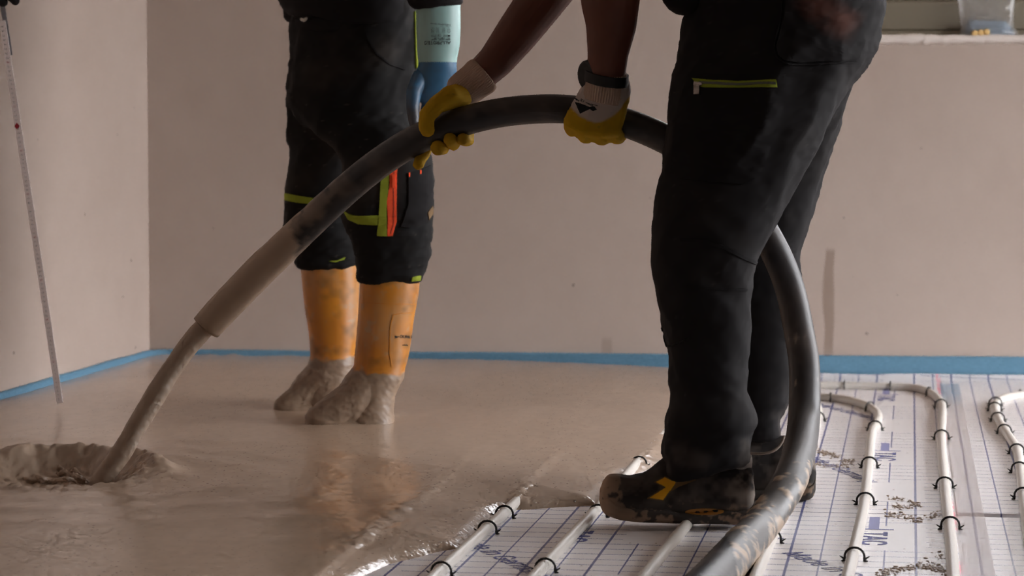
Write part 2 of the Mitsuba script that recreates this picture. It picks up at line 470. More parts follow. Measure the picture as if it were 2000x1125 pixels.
EX = gp(2000, 900)[0] + 0.6
mats = [mat(-2.2, seamx - 0.001, SEAM1 + 0.001, None, 0, 'white gridded insulation mat lying along the blue strip, left of the tape'),
        mat(-2.2, seamx - 0.001, SEAM2 + 0.001, SEAM1 - 0.001, 0, 'white gridded insulation mat in the middle row, under the standing worker'),
        mat(-2.2, seamx - 0.001, SEAM2 - 1.06, SEAM2 - 0.001, 0, 'white gridded insulation mat nearest the camera, under the front of the hose'),
        mat(seamx + 0.001, EX, SEAM1 + 0.001, None, 0, 'white gridded insulation mat in the right rear, by the bent pipe end'),
        mat(seamx + 0.001, EX, SEAM2 + 0.035, SEAM1 - 0.001, 0, 'white gridded insulation mat right of the tape, above the open grey joint'),
        mat(seamx + 0.001, EX, SEAM2 - 1.06, SEAM2 - 0.006, -1.2, 'white gridded insulation mat in the right front, below the open grey joint')]
for m_ in mats: labels[m_].pop('group')

# turned-up printed edge of the mat film along the wall
fl = thing('film_flap', 'printed white film edge turned up against the blue strip', 'film')
pr = []
for s in np.linspace((gp(1330, 740, 0) - CORNER) @ bd, RX - .1, 60):
    c = CORNER + bd * s
    w = 0.004 * meshkit.noise(np.array([[s * 6, 0, 0]]))[0]
    pr.append([[*(c + bn * a)[:2], z] for a, z in ((0.075, 0.0005), (0.035, 0.003), (0.012, 0.010 + w), (0.008, 0.011 + w), (0.03, 0.001), (0.075, -0.001))])
scene[fl] = mikit.ply(grid_tube(np.array(pr)), 'mat_print', True)

# lettering printed on the mats
def on_floor(poly2, z=0.0004, th=0.0003, x=0, y=0):
    ms = [trimesh.creation.extrude_polygon(g, th, engine='earcut') for g in getattr(poly2, 'geoms', [poly2]) if g.area > 1e-9]
    m = trimesh.util.concatenate(ms); m.apply_translation([x, y, z]); return m


def floor_text(s, h, px, py, qx, qy, bold=False):
    a, b = gp(px, py), gp(qx, qy)
    ang = math.degrees(math.atan2(b[1] - a[1], b[0] - a[0]))
    m = meshkit.text_mesh(s, h, 0.0003, bold)
    m.apply_transform(trimesh.transformations.rotation_matrix(math.radians(ang), [0, 0, 1]))
    m.apply_translation([a[0], a[1], 0.0004]); return m


for parent, s, h, a in ((mats[2], 'Made in Germany', 0.036, (880, 1050, 1030, 1122)), (mats[1], 'Made in Germany', 0.036, (1560, 890, 1692, 944)), (mats[0], 'Made in Germany', 0.036, (1570, 786, 1700, 819)),
                        (mats[2], 'Made in Germany', 0.036, (1525, 1080, 1660, 1132)), (mats[1], 'Made in Germany', 0.036, (1330, 985, 1480, 1045))):
    part(parent, 'lettering', floor_text(s, h, *a), 'ink_blue', False)
for parent, px, py in ((mats[2], 1694, 1033), (mats[1], 1718, 880), (mats[0], 1722, 770)):
    a = gp(px, py)
    m = meshkit.text_mesh('TAC', 0.042, 0.0003, True); m.apply_transform(trimesh.transformations.rotation_matrix(-math.pi / 2, [0, 0, 1])); m.apply_transform(np.diag([1.0, 1.15, 1, 1]))
    m.apply_translation([a[0] - 0.008, a[1] - 0.03, 0.0004])
    part(parent, 'lettering', m, 'ink_blue', False)
    bar = trimesh.util.concatenate([box([a[0] + 0.002, a[1] + 0.0, 0.0004], [a[0] + 0.02, a[1] + 0.13, 0.0007]), box([a[0] - 0.02, a[1] - 0.008, 0.0004], [a[0] + 0.045, a[1], 0.0007])])
    part(parent, 'logo_bar', bar, 'ink_pale', False)
a = gp(1092, 1060)
m = meshkit.text_mesh('TAC', 0.042, 0.0003, True); m.apply_transform(trimesh.transformations.rotation_matrix(-math.pi / 2, [0, 0, 1]))
m.apply_translation([a[0], a[1] + 0.13, 0.0004]); part(mats[2], 'lettering', m, 'ink_blue', False)

# ------------------------------------------------------------------ heating pipes and clips
PR = 0.0098
pipes = [
    ('white heating pipe running out of the screed edge, leftmost of the bare pipes', [(1120, 876), (1055, 936), (991, 996), (918, 1062), (846, 1128), (790, 1180)]),
    ('white heating pipe under the toe of the black work shoe', [(1300, 846), (1232, 918), (1167, 993), (1110, 1054), (1055, 1114), (1000, 1176)]),
    ('white heating pipe passing under the middle of the black work shoe', [(1470, 815), (1413, 920), (1344, 1021), (1300, 1074), (1257, 1127), (1215, 1180)]),
    ('white heating pipe emerging right below the muddy hose', [(1560, 775), (1590, 786), (1598, 805), (1590, 850), (1560, 930), (1509, 1045), (1477, 1125), (1455, 1180)]),
    ('white heating pipe with the tighter upper bend, second from the right', [(1540, 769), (1602, 775), (1640, 778.5), (1668, 784), (1692, 792), (1708, 801), (1715, 811), (1714, 822), (1706, 837), (1701, 857), (1698, 893), (1694, 930), (1688, 985), (1674, 1050), (1656, 1125), (1642, 1180)]),
    ('long white heating pipe running along the clear tape', [(1540, 752), (1602, 752.5), (1650, 753), (1737, 755), (1780, 757), (1806, 762), (1824, 771), (1836, 783), (1841, 801), (1840, 824), (1839, 853), (1841, 902), (1845, 940), (1849, 985), (1856, 1045), (1862, 1125), (1866, 1180)]),
    ('white heating pipe with closely set clips at the right edge', [(2040, 766), (2003, 770), (1973, 774.5), (1955, 780), (1945, 789), (1943.5, 799), (1949, 817), (1962, 840), (1977, 862), (1987, 882), (1991, 902), (1996, 940), (2003, 1000), (2012, 1070), (2022, 1150), (2030, 1210)])]
for lab, pts in pipes:
    k = thing('heating_pipe', lab, 'pipe')
    p = np.array([gp(x, y, PR) for x, y in pts])
    scene[k] = mikit.ply(tube(p, PR, 18, 160), 'pipe_white', True)


def clip_mesh():
    r = 0.0155; th = np.linspace(math.radians(-8), math.radians(188), 26)
    pts = np.stack([r * np.cos(th), 0 * th, PR * 0.85 + r * 0.92 * np.sin(th)], 1)
    ms = [tube(pts, 0.0019, 8)]
    for s in (1, -1):
        b = hull([((s * r, 0, 0.006), 0.0025), ((s * r, 0, 0.0015), 0.0016)], 8)
        w = hull([((s * r, 0, 0.004), 0.0022), ((s * (r + 0.0075), 0, 0.0085), 0.0008)], 8)
        w2 = hull([((s * r, 0, 0.002), 0.0022), ((s * (r + 0.005), 0, 0.0012), 0.0009)], 8)
        g = (b + w + w2).to_mesh(); ms.append(trimesh.Trimesh(g.vert_properties[:, :3], g.tri_verts))
    return trimesh.util.concatenate(ms)


CLIP = mikit.ply(clip_mesh(), 'black_plastic', 40)
clips = [  # px, py, pipe direction in plan (degrees, 90 = along the depth)
    (1622, 777, 180, 'leftmost clip on the tighter upper bend'), (1699, 795, 140, 'clip where the tighter bend starts to turn'), (1709, 833, 95, 'clip just below the tighter bend'), (1698, 905, 90, 'clip beside the upper printed mark, on the pipe second from the right'), (1690, 976, 90, 'clip above the lower seam, beside the crumb ring'), (1669, 1085, 90, 'lowest clip on the pipe second from the right'),
    (1649, 753, 180, 'clip seen edge-on at the rear, beside the hose'), (1739, 755, 178, 'second clip along the rear pipe by the blue strip'), (1814, 766, 155, 'clip at the start of the rear bend'), (1838, 790, 105, 'clip just below the rear bend, by the tape'), (1839, 851, 90, 'clip at the upper seam by the tape'), (1845, 945, 90, 'clip beside the pink stripe'), (1856, 1024, 90, 'lowest clip on the pipe along the tape'),
    (1992, 771, 165, 'clip on the pipe end at the right edge, below the blue strip'), (1944, 786, 100, 'topmost of the closely set clips'), (1943, 796, 90, 'second of the closely set clips'), (1949, 816, 80, 'third of the closely set clips'), (1962, 840, 75, 'fourth of the closely set clips'), (1986, 879, 80, 'fifth of the closely set clips'), (1991, 915, 88, 'sixth of the closely set clips'), (1998, 966, 88, 'lowest of the closely set clips, at the right edge'),
    (952, 1032, 90, 'clip half sunk in the screed edge on the leftmost pipe'), (862, 1114, 90, 'lowest clip on the leftmost pipe'), (985, 1002, 90, 'clip almost swallowed by the screed on the leftmost pipe'), (1168, 1000, 90, 'clip in front of the toe of the shoe'), (1065, 1107, 90, 'lowest clip on the pipe under the toe'), (1248, 904, 90, 'clip in the screed edge behind the shoe'),
    (1507, 1050, 90, 'clip beside the muddy hose at the lower right of the shoe'), (1597, 815, 90, 'clip half hidden behind the upright hose')]
for px, py, a, lab in clips:
    k = thing('pipe_clip', 'black pipe clip, ' + lab, 'clip', None)
    c = gp(px, py, PR); c[2] = 0
    scene[k] = {**CLIP, 'to_world': T().translate(c.tolist()).rotate([0, 0, 1], a - 90)}

# clear tape
tp = thing('clear_tape', 'strip of clear adhesive tape along the mat joint beside the pipe', 'tape')
y0, y1 = SEAM2 - 1.0, wy(seamx) - 0.14
ys = np.linspace(y0, y1, 80); w = 0.026
v = []
for i, y in enumerate(ys):
    for s in (-1, -0.33, 0.33, 1):
        v.append([seamx + 0.022 + s * w, y, 0.0009 + 0.0012 * meshkit.noise(np.array([[s * 3, y * 9, 0]]))[0]])
f = [[i * 4 + j, i * 4 + j + 1, i * 4 + j + 5, i * 4 + j + 4] for i in range(79) for j in range(3)]
scene[tp] = mikit.ply((np.array(v), np.array(f)), 'film', True)

# rings of dried screed crumbs
rng = np.random.default_rng(5)


def crumbs(label, arcs, n, zz=0.001):
    k = thing('screed_crumbs', label, 'crumbs', kind='stuff')
    ms = []
    for arc_ in arcs:
        P = np.array([gp(x, y)[:2] for x, y in arc_]); t = np.linspace(0, 1, len(P))
        for u in rng.random(n):
            q = np.array([np.interp(u, t, P[:, j]) for j in (0, 1)]) + rng.normal(0, [0.005, 0.018])
            m = trimesh.creation.icosphere(1 if rng.random() < .3 else 0, 1.0); sc = 0.0006 + 0.0018 * rng.random() ** 3
            m.apply_scale([sc * rng.uniform(1, 2), sc * rng.uniform(1, 2.2), sc * rng.uniform(.4, .9)]); m.apply_translation([*q, zz]); ms.append(m)
    scene[k] = mikit.ply(trimesh.util.concatenate(ms), 'mud', True)


crumbs('ring of dried screed crumbs right of the upright hose', [[(1597, 882), (1615, 887), (1640, 893)], [(1586, 903), (1600, 909), (1630, 913), (1655, 908), (1660, 900), (1645, 898)]], 170)
crumbs('broken ring of dried screed crumbs between the two right-hand pipes', [[(1738, 974), (1760, 976), (1785, 985), (1790, 989), (1760, 993), (1748, 989)], [(1732, 1004), (1750, 1008), (1775, 1014), (1800, 1015), (1825, 1010), (1830, 1003)]], 200)
crumbs('arc of dried screed crumbs at the bottom between two pipes', [[(1715, 1125), (1740, 1116), (1790, 1107), (1830, 1110), (1848, 1118)]], 420)
crumbs('few scattered crumbs above the lowest crumb arc', [[(1825, 1078), (1840, 1090), (1800, 1100)]], 30)

# ------------------------------------------------------------------ wet screed
SZ = 0.045
edge_px = [(560, 1230), (625, 1165), (700, 1129), (760, 1102), (850, 1079), (893, 1071), (925, 1040), (960, 1007), (985, 999), (1002, 996), (1030, 996), (1090, 991), (1165, 987), (1185, 965), (1210, 940), (1238, 926), (1256, 921), (1270, 916), (1296, 906), (1325, 870), (1365, 810), (1405, 762), (1418, 741)]
edge = np.array([gp(x, y)[:2] for x, y in edge_px])
outer = [edge[-1] + [0.0, 0.3], CORNER[:2] + [0.5, 0.6], CORNER[:2] + [-0.6, 0.6], CORNER[:2] + ld[:2] * 4 + [-0.6, 0], [edge[0][0] - .8, edge[0][1] - .7]]
spoly = Polygon(np.vstack([edge, outer]))
eline = LineString(np.vstack([edge]))
dx_, dy_ = 0.0045, 0.0065
xs = np.arange(-2.75, 0.05, dx_); ys = np.arange(edge[0][1] - 0.02, CORNER[1] + 0.03, dy_)
X, Y = np.meshgrid(xs, ys, indexing='ij')
pts = shapely.points(X.ravel(), Y.ravel())
dist = shapely.distance(pts, eline); ins = shapely.contains(spoly, pts)
sd = np.where(ins, dist, -dist).reshape(X.shape)
P3 = np.stack([X, Y, 0 * X], -1)
sd = sd + 0.007 * (meshkit.fbm(P3 * 13, 2, 3) - 0.5)
sp_ = np.clip(sd, 0, 9); prof = (0.013 * (1 - np.exp(-(sp_ / 0.018))) + 0.032 * (1 - np.exp(-sp_ / 0.24))) / SZ
H = SZ * np.where(sd > 0, np.maximum(prof, 0), 0)
H = np.where(sd > 0, H, np.maximum(sd, -0.01) * 0.9)
lowf = (meshkit.fbm(P3 * [2.3, 1.1, 1], 3, 8) - 0.5) * 0.009 + (meshkit.fbm(P3 * [9, 4, 1], 2, 18) - 0.5) * 0.003
H = H + np.where(sd > 0, lowf * np.clip(sd / 0.1, 0, 1), 0)
# crests over the sunken pipes
pitch_x = 0.163; xa = gp(991, 996, PR)[0]
for k in range(-2, 3):
    cx = xa + pitch_x * k + 0.008 * np.sin(Y * 5 + k)
    ext = {-2: 0.5, -1: 1.0, 0: 0.55, 1: 0.38, 2: 0.3}[k]
    y_start = gp(*{-2: (430, 1150), -1: (650, 1140), 0: (990, 1000), 1: (1240, 915), 2: (1400, 800)}[k])[1]
    fade = np.exp(-(np.clip(Y - y_start, 0, 9) / ext) ** 2) * np.clip(sd / 0.02, 0, 1)
    wob = meshkit.noise(P3 * [6, 9, 1], 71 + k)
    u = X - cx
    g = np.where(u < 0, np.exp(-(u / 0.055) ** 2), np.exp(-(u / (0.010 + 0.006 * wob)) ** 2)) * fade * (1.0 if k > -2 else 0.3)
    rough = np.exp(-((u - 0.004) / 0.017) ** 2) * fade * (1.0 if k > -2 else 0.3)
    H += g * (0.0055 if k == -1 else 0.0042) * (0.5 + wob) + rough * 0.010 * (meshkit.fbm(P3 * [125, 80, 1], 2, 131 + k) - .5) * (0.25 + 0.75 * (meshkit.noise(P3 * [14, 7, 1], 41) > 0.4))
# the hole under the jet, with a raised far lip and lumps
pc = gp(110, 927, SZ)[:2]
ex = (X - pc[0]) / 0.15; ey = (Y - pc[1]) / 0.15; rr = np.sqrt(ex ** 2 + ey ** 2) * (0.9 + 0.25 * meshkit.fbm(P3 * [7, 7, 1], 2, 57))
lum = meshkit.fbm(P3 * [34, 26, 1], 4, 55); lum2 = meshkit.fbm(P3 * [75, 55, 1], 3, 56)
H += -0.030 * np.exp(-(rr / 0.75) ** 2)
jx, jy = gp(196, 938, SZ)[:2]
H += -0.05 * np.exp(-(((X - jx) / 0.036) ** 2 + ((Y - jy) / 0.06) ** 2) ** 2)
lip = np.exp(-((rr - 1.15) / 0.30) ** 2)
H += lip * (0.007 + 0.032 * np.clip(ey + 0.25, 0, 1) + 0.006 * np.clip(-ex, 0, 1)) * (0.82 + 0.36 * lum)
H += np.exp(-(rr / 1.45) ** 6) * (0.010 * (lum - 0.5) + 0.014 * (lum2 - .5) + 0.009 * (meshkit.fbm(P3 * [130, 95, 1], 2, 59) - .5)) * np.clip(rr + .3, 0, 1)
for r0, amp in ((1.9, 0.004), (2.7, 0.003), (3.6, 0.002)):
    H += amp * np.exp(-((np.sqrt(ex ** 2 * .55 + ey ** 2) - r0) / 0.3) ** 2) * (0.4 + lum)
# slumps round the boots
for bx, by, am in ((640, 812, .010), (700, 815, .010), (750, 812, .008), (575, 788, .010), (640, 790, .006), (510, 783, .006)):
    c = gp(bx, by, SZ)[:2]
    H += am * np.exp(-(((X - c[0]) / 0.06) ** 2 + ((Y - c[1]) / 0.09) ** 2)) * (0.5 + lum)
back_d = (np.stack([X, Y], -1) - CORNER[:2]) @ bn[:2]
left_d = (np.stack([X, Y], -1) - CORNER[:2]) @ ln[:2]
H += 0.006 * np.exp(-back_d / 0.03) * (back_d > -0.05) * meshkit.noise(P3 * [30, 10, 1], 61)
keep = (sd > -0.03) & (back_d > -0.006) & (left_d > -0.006)
nx, ny = X.shape
idx = np.arange(nx * ny).reshape(nx, ny)
cell = keep[:-1, :-1] & keep[1:, :-1] & keep[:-1, 1:] & keep[1:, 1:]
a_, b_, c_, d_ = idx[:-1, :-1][cell], idx[1:, :-1][cell], idx[1:, 1:][cell], idx[:-1, 1:][cell]
fs = np.vstack([np.stack([a_, b_, c_], 1), np.stack([a_, c_, d_], 1)])
tm = trimesh.Trimesh(np.stack([X, Y, H], -1).reshape(-1, 3), fs, process=False); tm.remove_unreferenced_vertices()
k = thing('wet_screed', 'wet grey-brown screed poured over the left part of the floor', 'screed')
scene[k] = mikit.ply(tm, 'screed_wet', True)

# splash lumps in the hole
k = thing('screed_splash', 'lumpy splash of screed where the jet strikes', 'splash', kind='stuff')
bl = []
for (x0, y0, x1, y1, x2, y2, h, r) in ((92, 912, 112, 902, 128, 908, .022, .009), (96, 922, 116, 914, 136, 922, .022, .0095), (108, 930, 124, 922, 140, 932, .018, .009), (130, 915, 146, 920, 160, 932, .02, .009),
                                       (142, 928, 156, 934, 170, 942, .024, .0085), (104, 940, 132, 936, 168, 944, .024, .008), (60, 928, 80, 936, 100, 938, .01, .011), (36, 930, 54, 938, 76, 942, .008, .011)):
    pp = [gp(x0, y0, .020 + h * .4), gp(x1, y1, .020 + h), gp(x2, y2, .02 + h * .5)]
    for a, b in zip(pp[:-1], pp[1:]): bl.append(m3.Manifold.batch_hull([sph(a, r * .62, 14), sph(b, r * .5, 14)]))
u = m3.Manifold.batch_boolean(bl, m3.OpType.Add).refine_to_length(0.0022).to_mesh()
tm = trimesh.Trimesh(u.vert_properties[:, :3], u.tri_verts, process=False); trimesh.smoothing.filter_taubin(tm, iterations=10)
tm = push(tm, lambda v: 0.009 * (meshkit.fbm(v * 130, 3, 3) - .5))
scene[k] = mikit.ply(tm, 'mud', True)

# ------------------------------------------------------------------ the hose and the jet
hose_px = [(405, 637, 4.60, .0275), (470, 568, 4.58, .0287), (540, 498, 4.56, .0287), (620, 422, 4.54, .0282), (700, 350, 4.52, .028), (760, 305, 4.5, .0278), (815, 272, 4.48, .0276), (915, 234, 4.46, .0268), (985, 219, 4.455, .0266), (1050, 213, 4.45, .0264), (1120, 214.5, 4.45, .0262),
           (1215, 237, 4.45, .0264), (1306, 275, 4.44, .0268), (1400, 338, 4.43, .0268), (1475, 425, 4.425, .0268), (1518, 500, 4.425, .0268), (1543, 565, 4.43, .0270), (1561, 650, 4.43, .0275), (1569.5, 700, 4.43, .0278), (1572, 750, 4.42, .0281), (1571, 800, 4.40, .0284),
           (1567, 850, 4.33, .0286), (1555, 905, 4.22, .0287), (1535, 953, 4.12, .0289), (1499, 1009, 4.03, .0292), (1449, 1067, 3.85, .0305), (1396, 1127, 3.60, .0315), (1330, 1190, 3.36, .0318), (1200, 1290, 3.05, .032)]
HP = np.array([cam(a, b, c) for a, b, c, _ in hose_px]); HR = [x[3] for x in hose_px]
hose = tube(HP, HR, 48, 520)
nl = 520


def hose_col(v):
    n1 = meshkit.fbm(v * 9, 4, 1); n2 = meshkit.fbm(v * 45, 3, 2); n3 = meshkit.fbm(v * [60, 60, 22], 3, 6); n4 = meshkit.fbm(v * 26, 3, 12)
    pxu = (v - CAM) @ R / ((v - CAM) @ FW) * FPX + 1000
    z = v[:, 2]
    s = (v - HP[0]) @ R                        # metres from the open end along the wall
    c = np.tile(lin(44, 44, 46), (len(v), 1))
    mudc = lin(168, 146, 126)
    dust = np.clip((n1 - 0.42) * 3, 0, 1) * 0.25 + np.clip((n4 - .55) * 4, 0, 1) * .2
    c = c * (1 - dust[:, None]) + lin(128, 112, 100) * dust[:, None]
    e = s - 0.178 + 0.06 * (n4 - 0.5) + 0.03 * (n2 - .5)    # coated end
    coat = np.clip(-e / 0.012, 0, 1) * (s < 0.4)
    half = np.clip((0.30 - s + 0.1 * (n1 - .5)) / 0.12, 0, 1) * np.clip((n4 - .46) * 7, 0, 1) * .55
    m = np.maximum(coat, half)
    low = np.clip((0.42 - z) / 0.2, 0, 1) * (s > 0.9)
    fl = np.clip((0.35 * n4 + 0.6 * n3 + .5 * n2 - 0.90 + 0.22 * np.clip((0.17 - z) / 0.14, 0, 1.3)) * 16, 0, 1) * low
    grey = np.clip((0.30 - z) / 0.25, 0, 1) * (s > 0.9) * 0.55
    c = c * (1 - grey[:, None]) + lin(118, 116, 114) * grey[:, None]
    c = c * (1 - fl[:, None]) + lin(172, 152, 132) * fl[:, None]
    c = c * (1 - m[:, None]) + mudc * m[:, None]
    return c, m, fl


c, m_, fl_ = hose_col(np.array(hose.vertices))
hose.vertices = np.array(hose.vertices) + np.array(hose.vertex_normals) * ((0.0012 * m_ + 0.0012 * fl_) * (0.7 + .6 * meshkit.fbm(np.array(hose.vertices) * 80, 2)))[:, None]
hk = thing('hose', 'thick black rubber hose arching through the gloved hands, its mouth coated with screed', 'hose')
scene[hk] = mikit.ply(hose, 'vcol_rubber', True, color=c)
# thicker sleeve of fresh screed on the last stretch
sl_px = [(402, 640, 4.6, .0285), (430, 608, 4.595, .0292), (480, 556, 4.58, .0296), (515, 520, 4.57, .0299), (540, 498, 4.56, .0285)]
slv = push(tube([cam(a, b, c) for a, b, c, _ in sl_px], [x[3] for x in sl_px], 40, 70), lambda v: 0.0012 * (meshkit.fbm(v * 60, 3, 4) - .5))
part(hk, 'screed_coat', slv, 'mud', True, 'fresh screed coat on the hose mouth')
jet_px = [(412, 628, 4.60, .024), (385, 655, 4.60, .0235), (350, 700, 4.60, .0228), (310, 762, 4.585, .023), (275, 820, 4.57, .0225), (245, 872, 4.56, .0222), (215, 915, 4.555, .0225), (190, 955, 4.55, .023), (178, 985, 4.55, .022)]
jet = tube([cam(a, b, c) for a, b, c, _ in jet_px], [x[3] for x in jet_px], 36, 120, flat=0.85)
jet = push(jet, lambda v: 0.006 * (meshkit.fbm(v * [30, 30, 7], 3, 9) - .5))
k = thing('screed_jet', 'jet of liquid screed falling from the hose mouth into the floor', 'screed jet')
scene[k] = mikit.ply(jet, 'mud', True)

# ------------------------------------------------------------------ people: helpers
def sil(rows, power=2.3, na=96, nl=150):
    "rows: left px, right px, py, distance, half depth in metres, (tilt of the ring: rise at the right in px)"
    rings = []
    for row in rows:
        l, r, y, d, hd = row[:5]; tilt = row[5] if len(row) > 5 else 0
        hw = (r - l) / 2 * d / FPX
        rings.append((cam((l + r) / 2, y, d), R * hw + np.array([0, 0, tilt * d / FPX]), FH * hd))
    return loft(rings, na, nl, power)


def folds(amp, ang, f1=22.0, f2=5.0, seed=0):
    "cloth folds that run at ANG degrees in the R-z plane"
    c, s = math.cos(math.radians(ang)), math.sin(math.radians(ang))

    def fn(v):
        u, z, y = v @ R, v[:, 2], v @ FH
        a, b = u * c + z * s, -u * s + z * c
        warp = meshkit.fbm(np.stack([a * 6, b * 6, y * 4], 1), 2, seed + 5) * 0.06
        n = meshkit.fbm(np.stack([a * f2, (b + warp) * f1, y * 9], 1), 3, seed)
        return amp * (1 - 2 * np.abs(2 * n - 1)) * 0.5 + amp * 0.3 * (meshkit.fbm(v * 60, 2, seed + 2) - .5)
    return fn


def dirt(base, spots, amount, seed, f=9):
    base, spots = lin(*base), lin(*spots)

    def fn(v):
        n = meshkit.fbm(v * f, 4, seed); m = meshkit.fbm(v * 120, 2, seed + 3)
        w = np.clip((n - 0.5) * 3.2, 0, 1) * amount + np.clip((m - 0.78) * 12, 0, 1) * amount * 0.9
        return base * (1 - w[:, None]) + spots * w[:, None]
    return fn


# ------------------------------------------------------------------ the worker with the hose
W = thing('person', 'person in dark work trousers and muddy black shoes bending over the hose with yellow gloves', 'person')
D1, D2, DM = 4.25, 4.60, 4.42
near = sil([(1301, 1456, 913, D1, .062, 17), (1299, 1456, 882, D1, .068, 8), (1301, 1458, 850, D1, .072), (1303, 1473, 822, D1, .078), (1312, 1462, 790, D1, .076), (1313, 1452, 755, D1, .074), (1308, 1456, 705, D1, .076), (1298, 1461, 640, D1, .08), (1285, 1462, 565, D1, .083),
            (1279, 1472, 518, D1, .085), (1280, 1500, 455, D1, .088), (1287, 1529, 395, D1 + .015, .094), (1298, 1560, 340, D1 + .03, .104), (1307, 1594, 278, D1 + .06, .122), (1315, 1627, 210, D1 + .105, .15), (1322, 1660, 155, D1 + .14, .168),
            (1333, 1688, 118, D1 + .155, .174), (1335, 1702, 90, DM - .005, .176), (1340, 1709, 55, DM, .176), (1350, 1716, 10, DM, .175), (1352, 1716, -40, DM, .17), (1345, 1700, -100, DM, .165), (1330, 1660, -150, DM, .15)], 2.4, 110, 220)
far = sil([(1440, 1524, 850, D2, .062), (1430, 1521, 812, D2, .068), (1425, 1534, 775, D2, .07), (1420, 1543, 735, D2, .073), (1405, 1555, 640, D2, .076), (1395, 1560, 560, D2, .08), (1400, 1556, 500, D2, .084), (1410, 1572, 450, D2, .088), (1420, 1596, 365, D2 - .01, .09),
           (1420, 1622, 275, D2 - .03, .095), (1415, 1642, 210, D2 - .05, .10), (1400, 1661, 160, D2 - .06, .10), (1390, 1680, 120, D2 - .08, .10), (1385, 1695, 80, D2 - .1, .1)])
tr = unite([near, far])
tr = remesh(tr, 0.012, 30)
f1, f2, f3 = folds(0.020, 58, 11, 2.2, 3), folds(0.012, 20, 18, 4, 11), folds(0.012, -35, 12, 3, 21)


def worker_folds(v):
    z = v[:, 2]; up = np.clip((z - 0.42) / 0.2, 0, 1); lo = np.clip((0.28 - z) / 0.15, 0, 1)
    return f1(v) * up + f3(v) * (1 - up) + f2(v) * lo * 0.8


tr = push(tr, worker_folds)
base = dirt((27, 25, 26), (100, 92, 86), 0.09, 4)


def tcol(v):
    c = base(v); z = v[:, 2]
    w = np.clip((meshkit.fbm(v * 16, 4, 9) - 0.55) * 6, 0, 1) * np.clip((0.24 - z) / 0.2, 0, 1) * 0.28
    return c * (1 - w[:, None]) + lin(140, 128, 118) * w[:, None]


tk = part(W, 'trousers', tr, 'vcol_cloth', True, 'dark work trousers with zipped thigh pocket', color=vc(tr, tcol))
ht = caster(tr)
pk = Polygon([(1541, -60), (1533, 20), (1522, 62), (1516, 92), (1519, 108), (1532, 119), (1560, 122), (1620, 120), (1676, 114), (1686, 88), (1692, 40), (1694, -60)])
pm = patch(pk, ht, 0.003, 5)


def pocket_col(v):
    c = np.tile(lin(29, 27, 28), (len(v), 1)); a = cam(1597, 12, 4.3); b = cam(1668, 55, 4.3)
    q = v - a; ax = (b - a) / np.linalg.norm(b - a); t = q @ ax; z = np.linalg.norm((q - t[:, None] * ax) * [1, 0, 1], axis=1)
    n = meshkit.fbm(v * 40, 3, 3)
    w = np.clip(1.3 - z / (0.02 + 0.016 * n), 0, 1) * np.clip((t + 0.05) / 0.03, 0, 1) * np.clip((0.085 - t) / 0.03, 0, 1) * np.clip(n * 1.8 - .1, 0, 1)
    return c * (1 - w[:, None] * .75) + lin(98, 62, 52) * w[:, None] * .75


part(W, 'back_pocket', pm, 'vcol_cloth', True, 'back pocket with a rust-brown smear', color=pocket_col(np.array(pm.vertices)))
part(W, 'pocket_seam', patch(stroke([(1531, -30), (1524, 40), (1513, 80), (1511, 100), (1520, 116), (1540, 126), (1600, 126), (1672, 120)], 2.2), ht, 0.0035, 4), 'black_cloth')
part(W, 'thigh_pocket', patch(Polygon([(1343, 143), (1460, 147), (1535, 145), (1531, 200), (1512, 270), (1482, 345), (1450, 360), (1330, 350), (1311, 330), (1318, 250)]), ht, 0.0026, 6), 'black_cloth')
zp = part(W, 'zipper', patch(Polygon([(1353, 154), (1380, 157.5), (1440, 160), (1515, 156.5), (1517, 171), (1440, 172.5), (1375, 172), (1365, 169)]), ht, 0.0042, 4), 'lime_cloth', True, 'lime green zip of the thigh pocket')
scene['zip_teeth'] = two(principled(L(92, 94, 84), 0.5))
part(W, 'zipper__teeth', patch(stroke([(1368, 163), (1440, 166.5), (1514, 163.5)], 4.5), ht, 0.0052, 4), 'zip_teeth')
part(W, 'zipper__pull', patch(Polygon([(1359, 162), (1368, 163), (1374, 164), (1374, 168), (1369, 170), (1368, 187), (1358, 187)]), ht, 0.0065, 3), 'grey_metal', False, 'metal zip pull')
part(W, 'knee_seam', patch(stroke([(1330, 468), (1370, 470), (1410, 482), (1450, 502), (1477, 514)], 7), ht, 0.0024, 4), 'black_cloth')
part(W, 'knee_seam', patch(stroke([(1292, 640), (1300, 678), (1330, 668), (1350, 660)], 3), ht, 0.002, 4), 'black_cloth')
part(W, 'shin_seam', patch(stroke([(1340, 560), (1400, 564), (1459, 566)], 5), ht, 0.0022, 4), 'black_cloth')

# torso, arms, head
tor = sil([(1360, 1700, 60 - 130, DM, .17), (1340, 1690, -110, DM, .17), (1270, 1640, -190, DM, .175), (1215, 1540, -290, DM, .185), (1190, 1440, -370, DM, .19), (1200, 1360, -430, DM, .15), (1230, 1310, -460, DM, .08)], 2.3, 72, 80)
belly = skeleton([[(cam(1400, -60, DM), .075), (cam(1345, -28, DM), .05)], [(cam(1345, -28, 4.36), .05), (cam(1345, -28, 4.5), .05)]], 0.012, 6, 16)
shirt = unite([tor, belly])
upper = [[(cam(1290, -380, 4.25), .07), (cam(1245, -240, 4.26), .062)], [(cam(1270, -375, 4.6), .07), (cam(1190, -215, 4.58), .06)]]
shirt = unite([shirt, skeleton(upper[:1], .012, 4, 16), skeleton(upper[1:], .012, 4, 16)])
shirt = push(remesh(shirt, 0.02, 12), folds(0.01, 30, 14, 4, 31))
part(W, 'shirt', shirt, 'black_cloth', True, 'black short-sleeved work shirt')
hc = cam(1150, -520, DM)
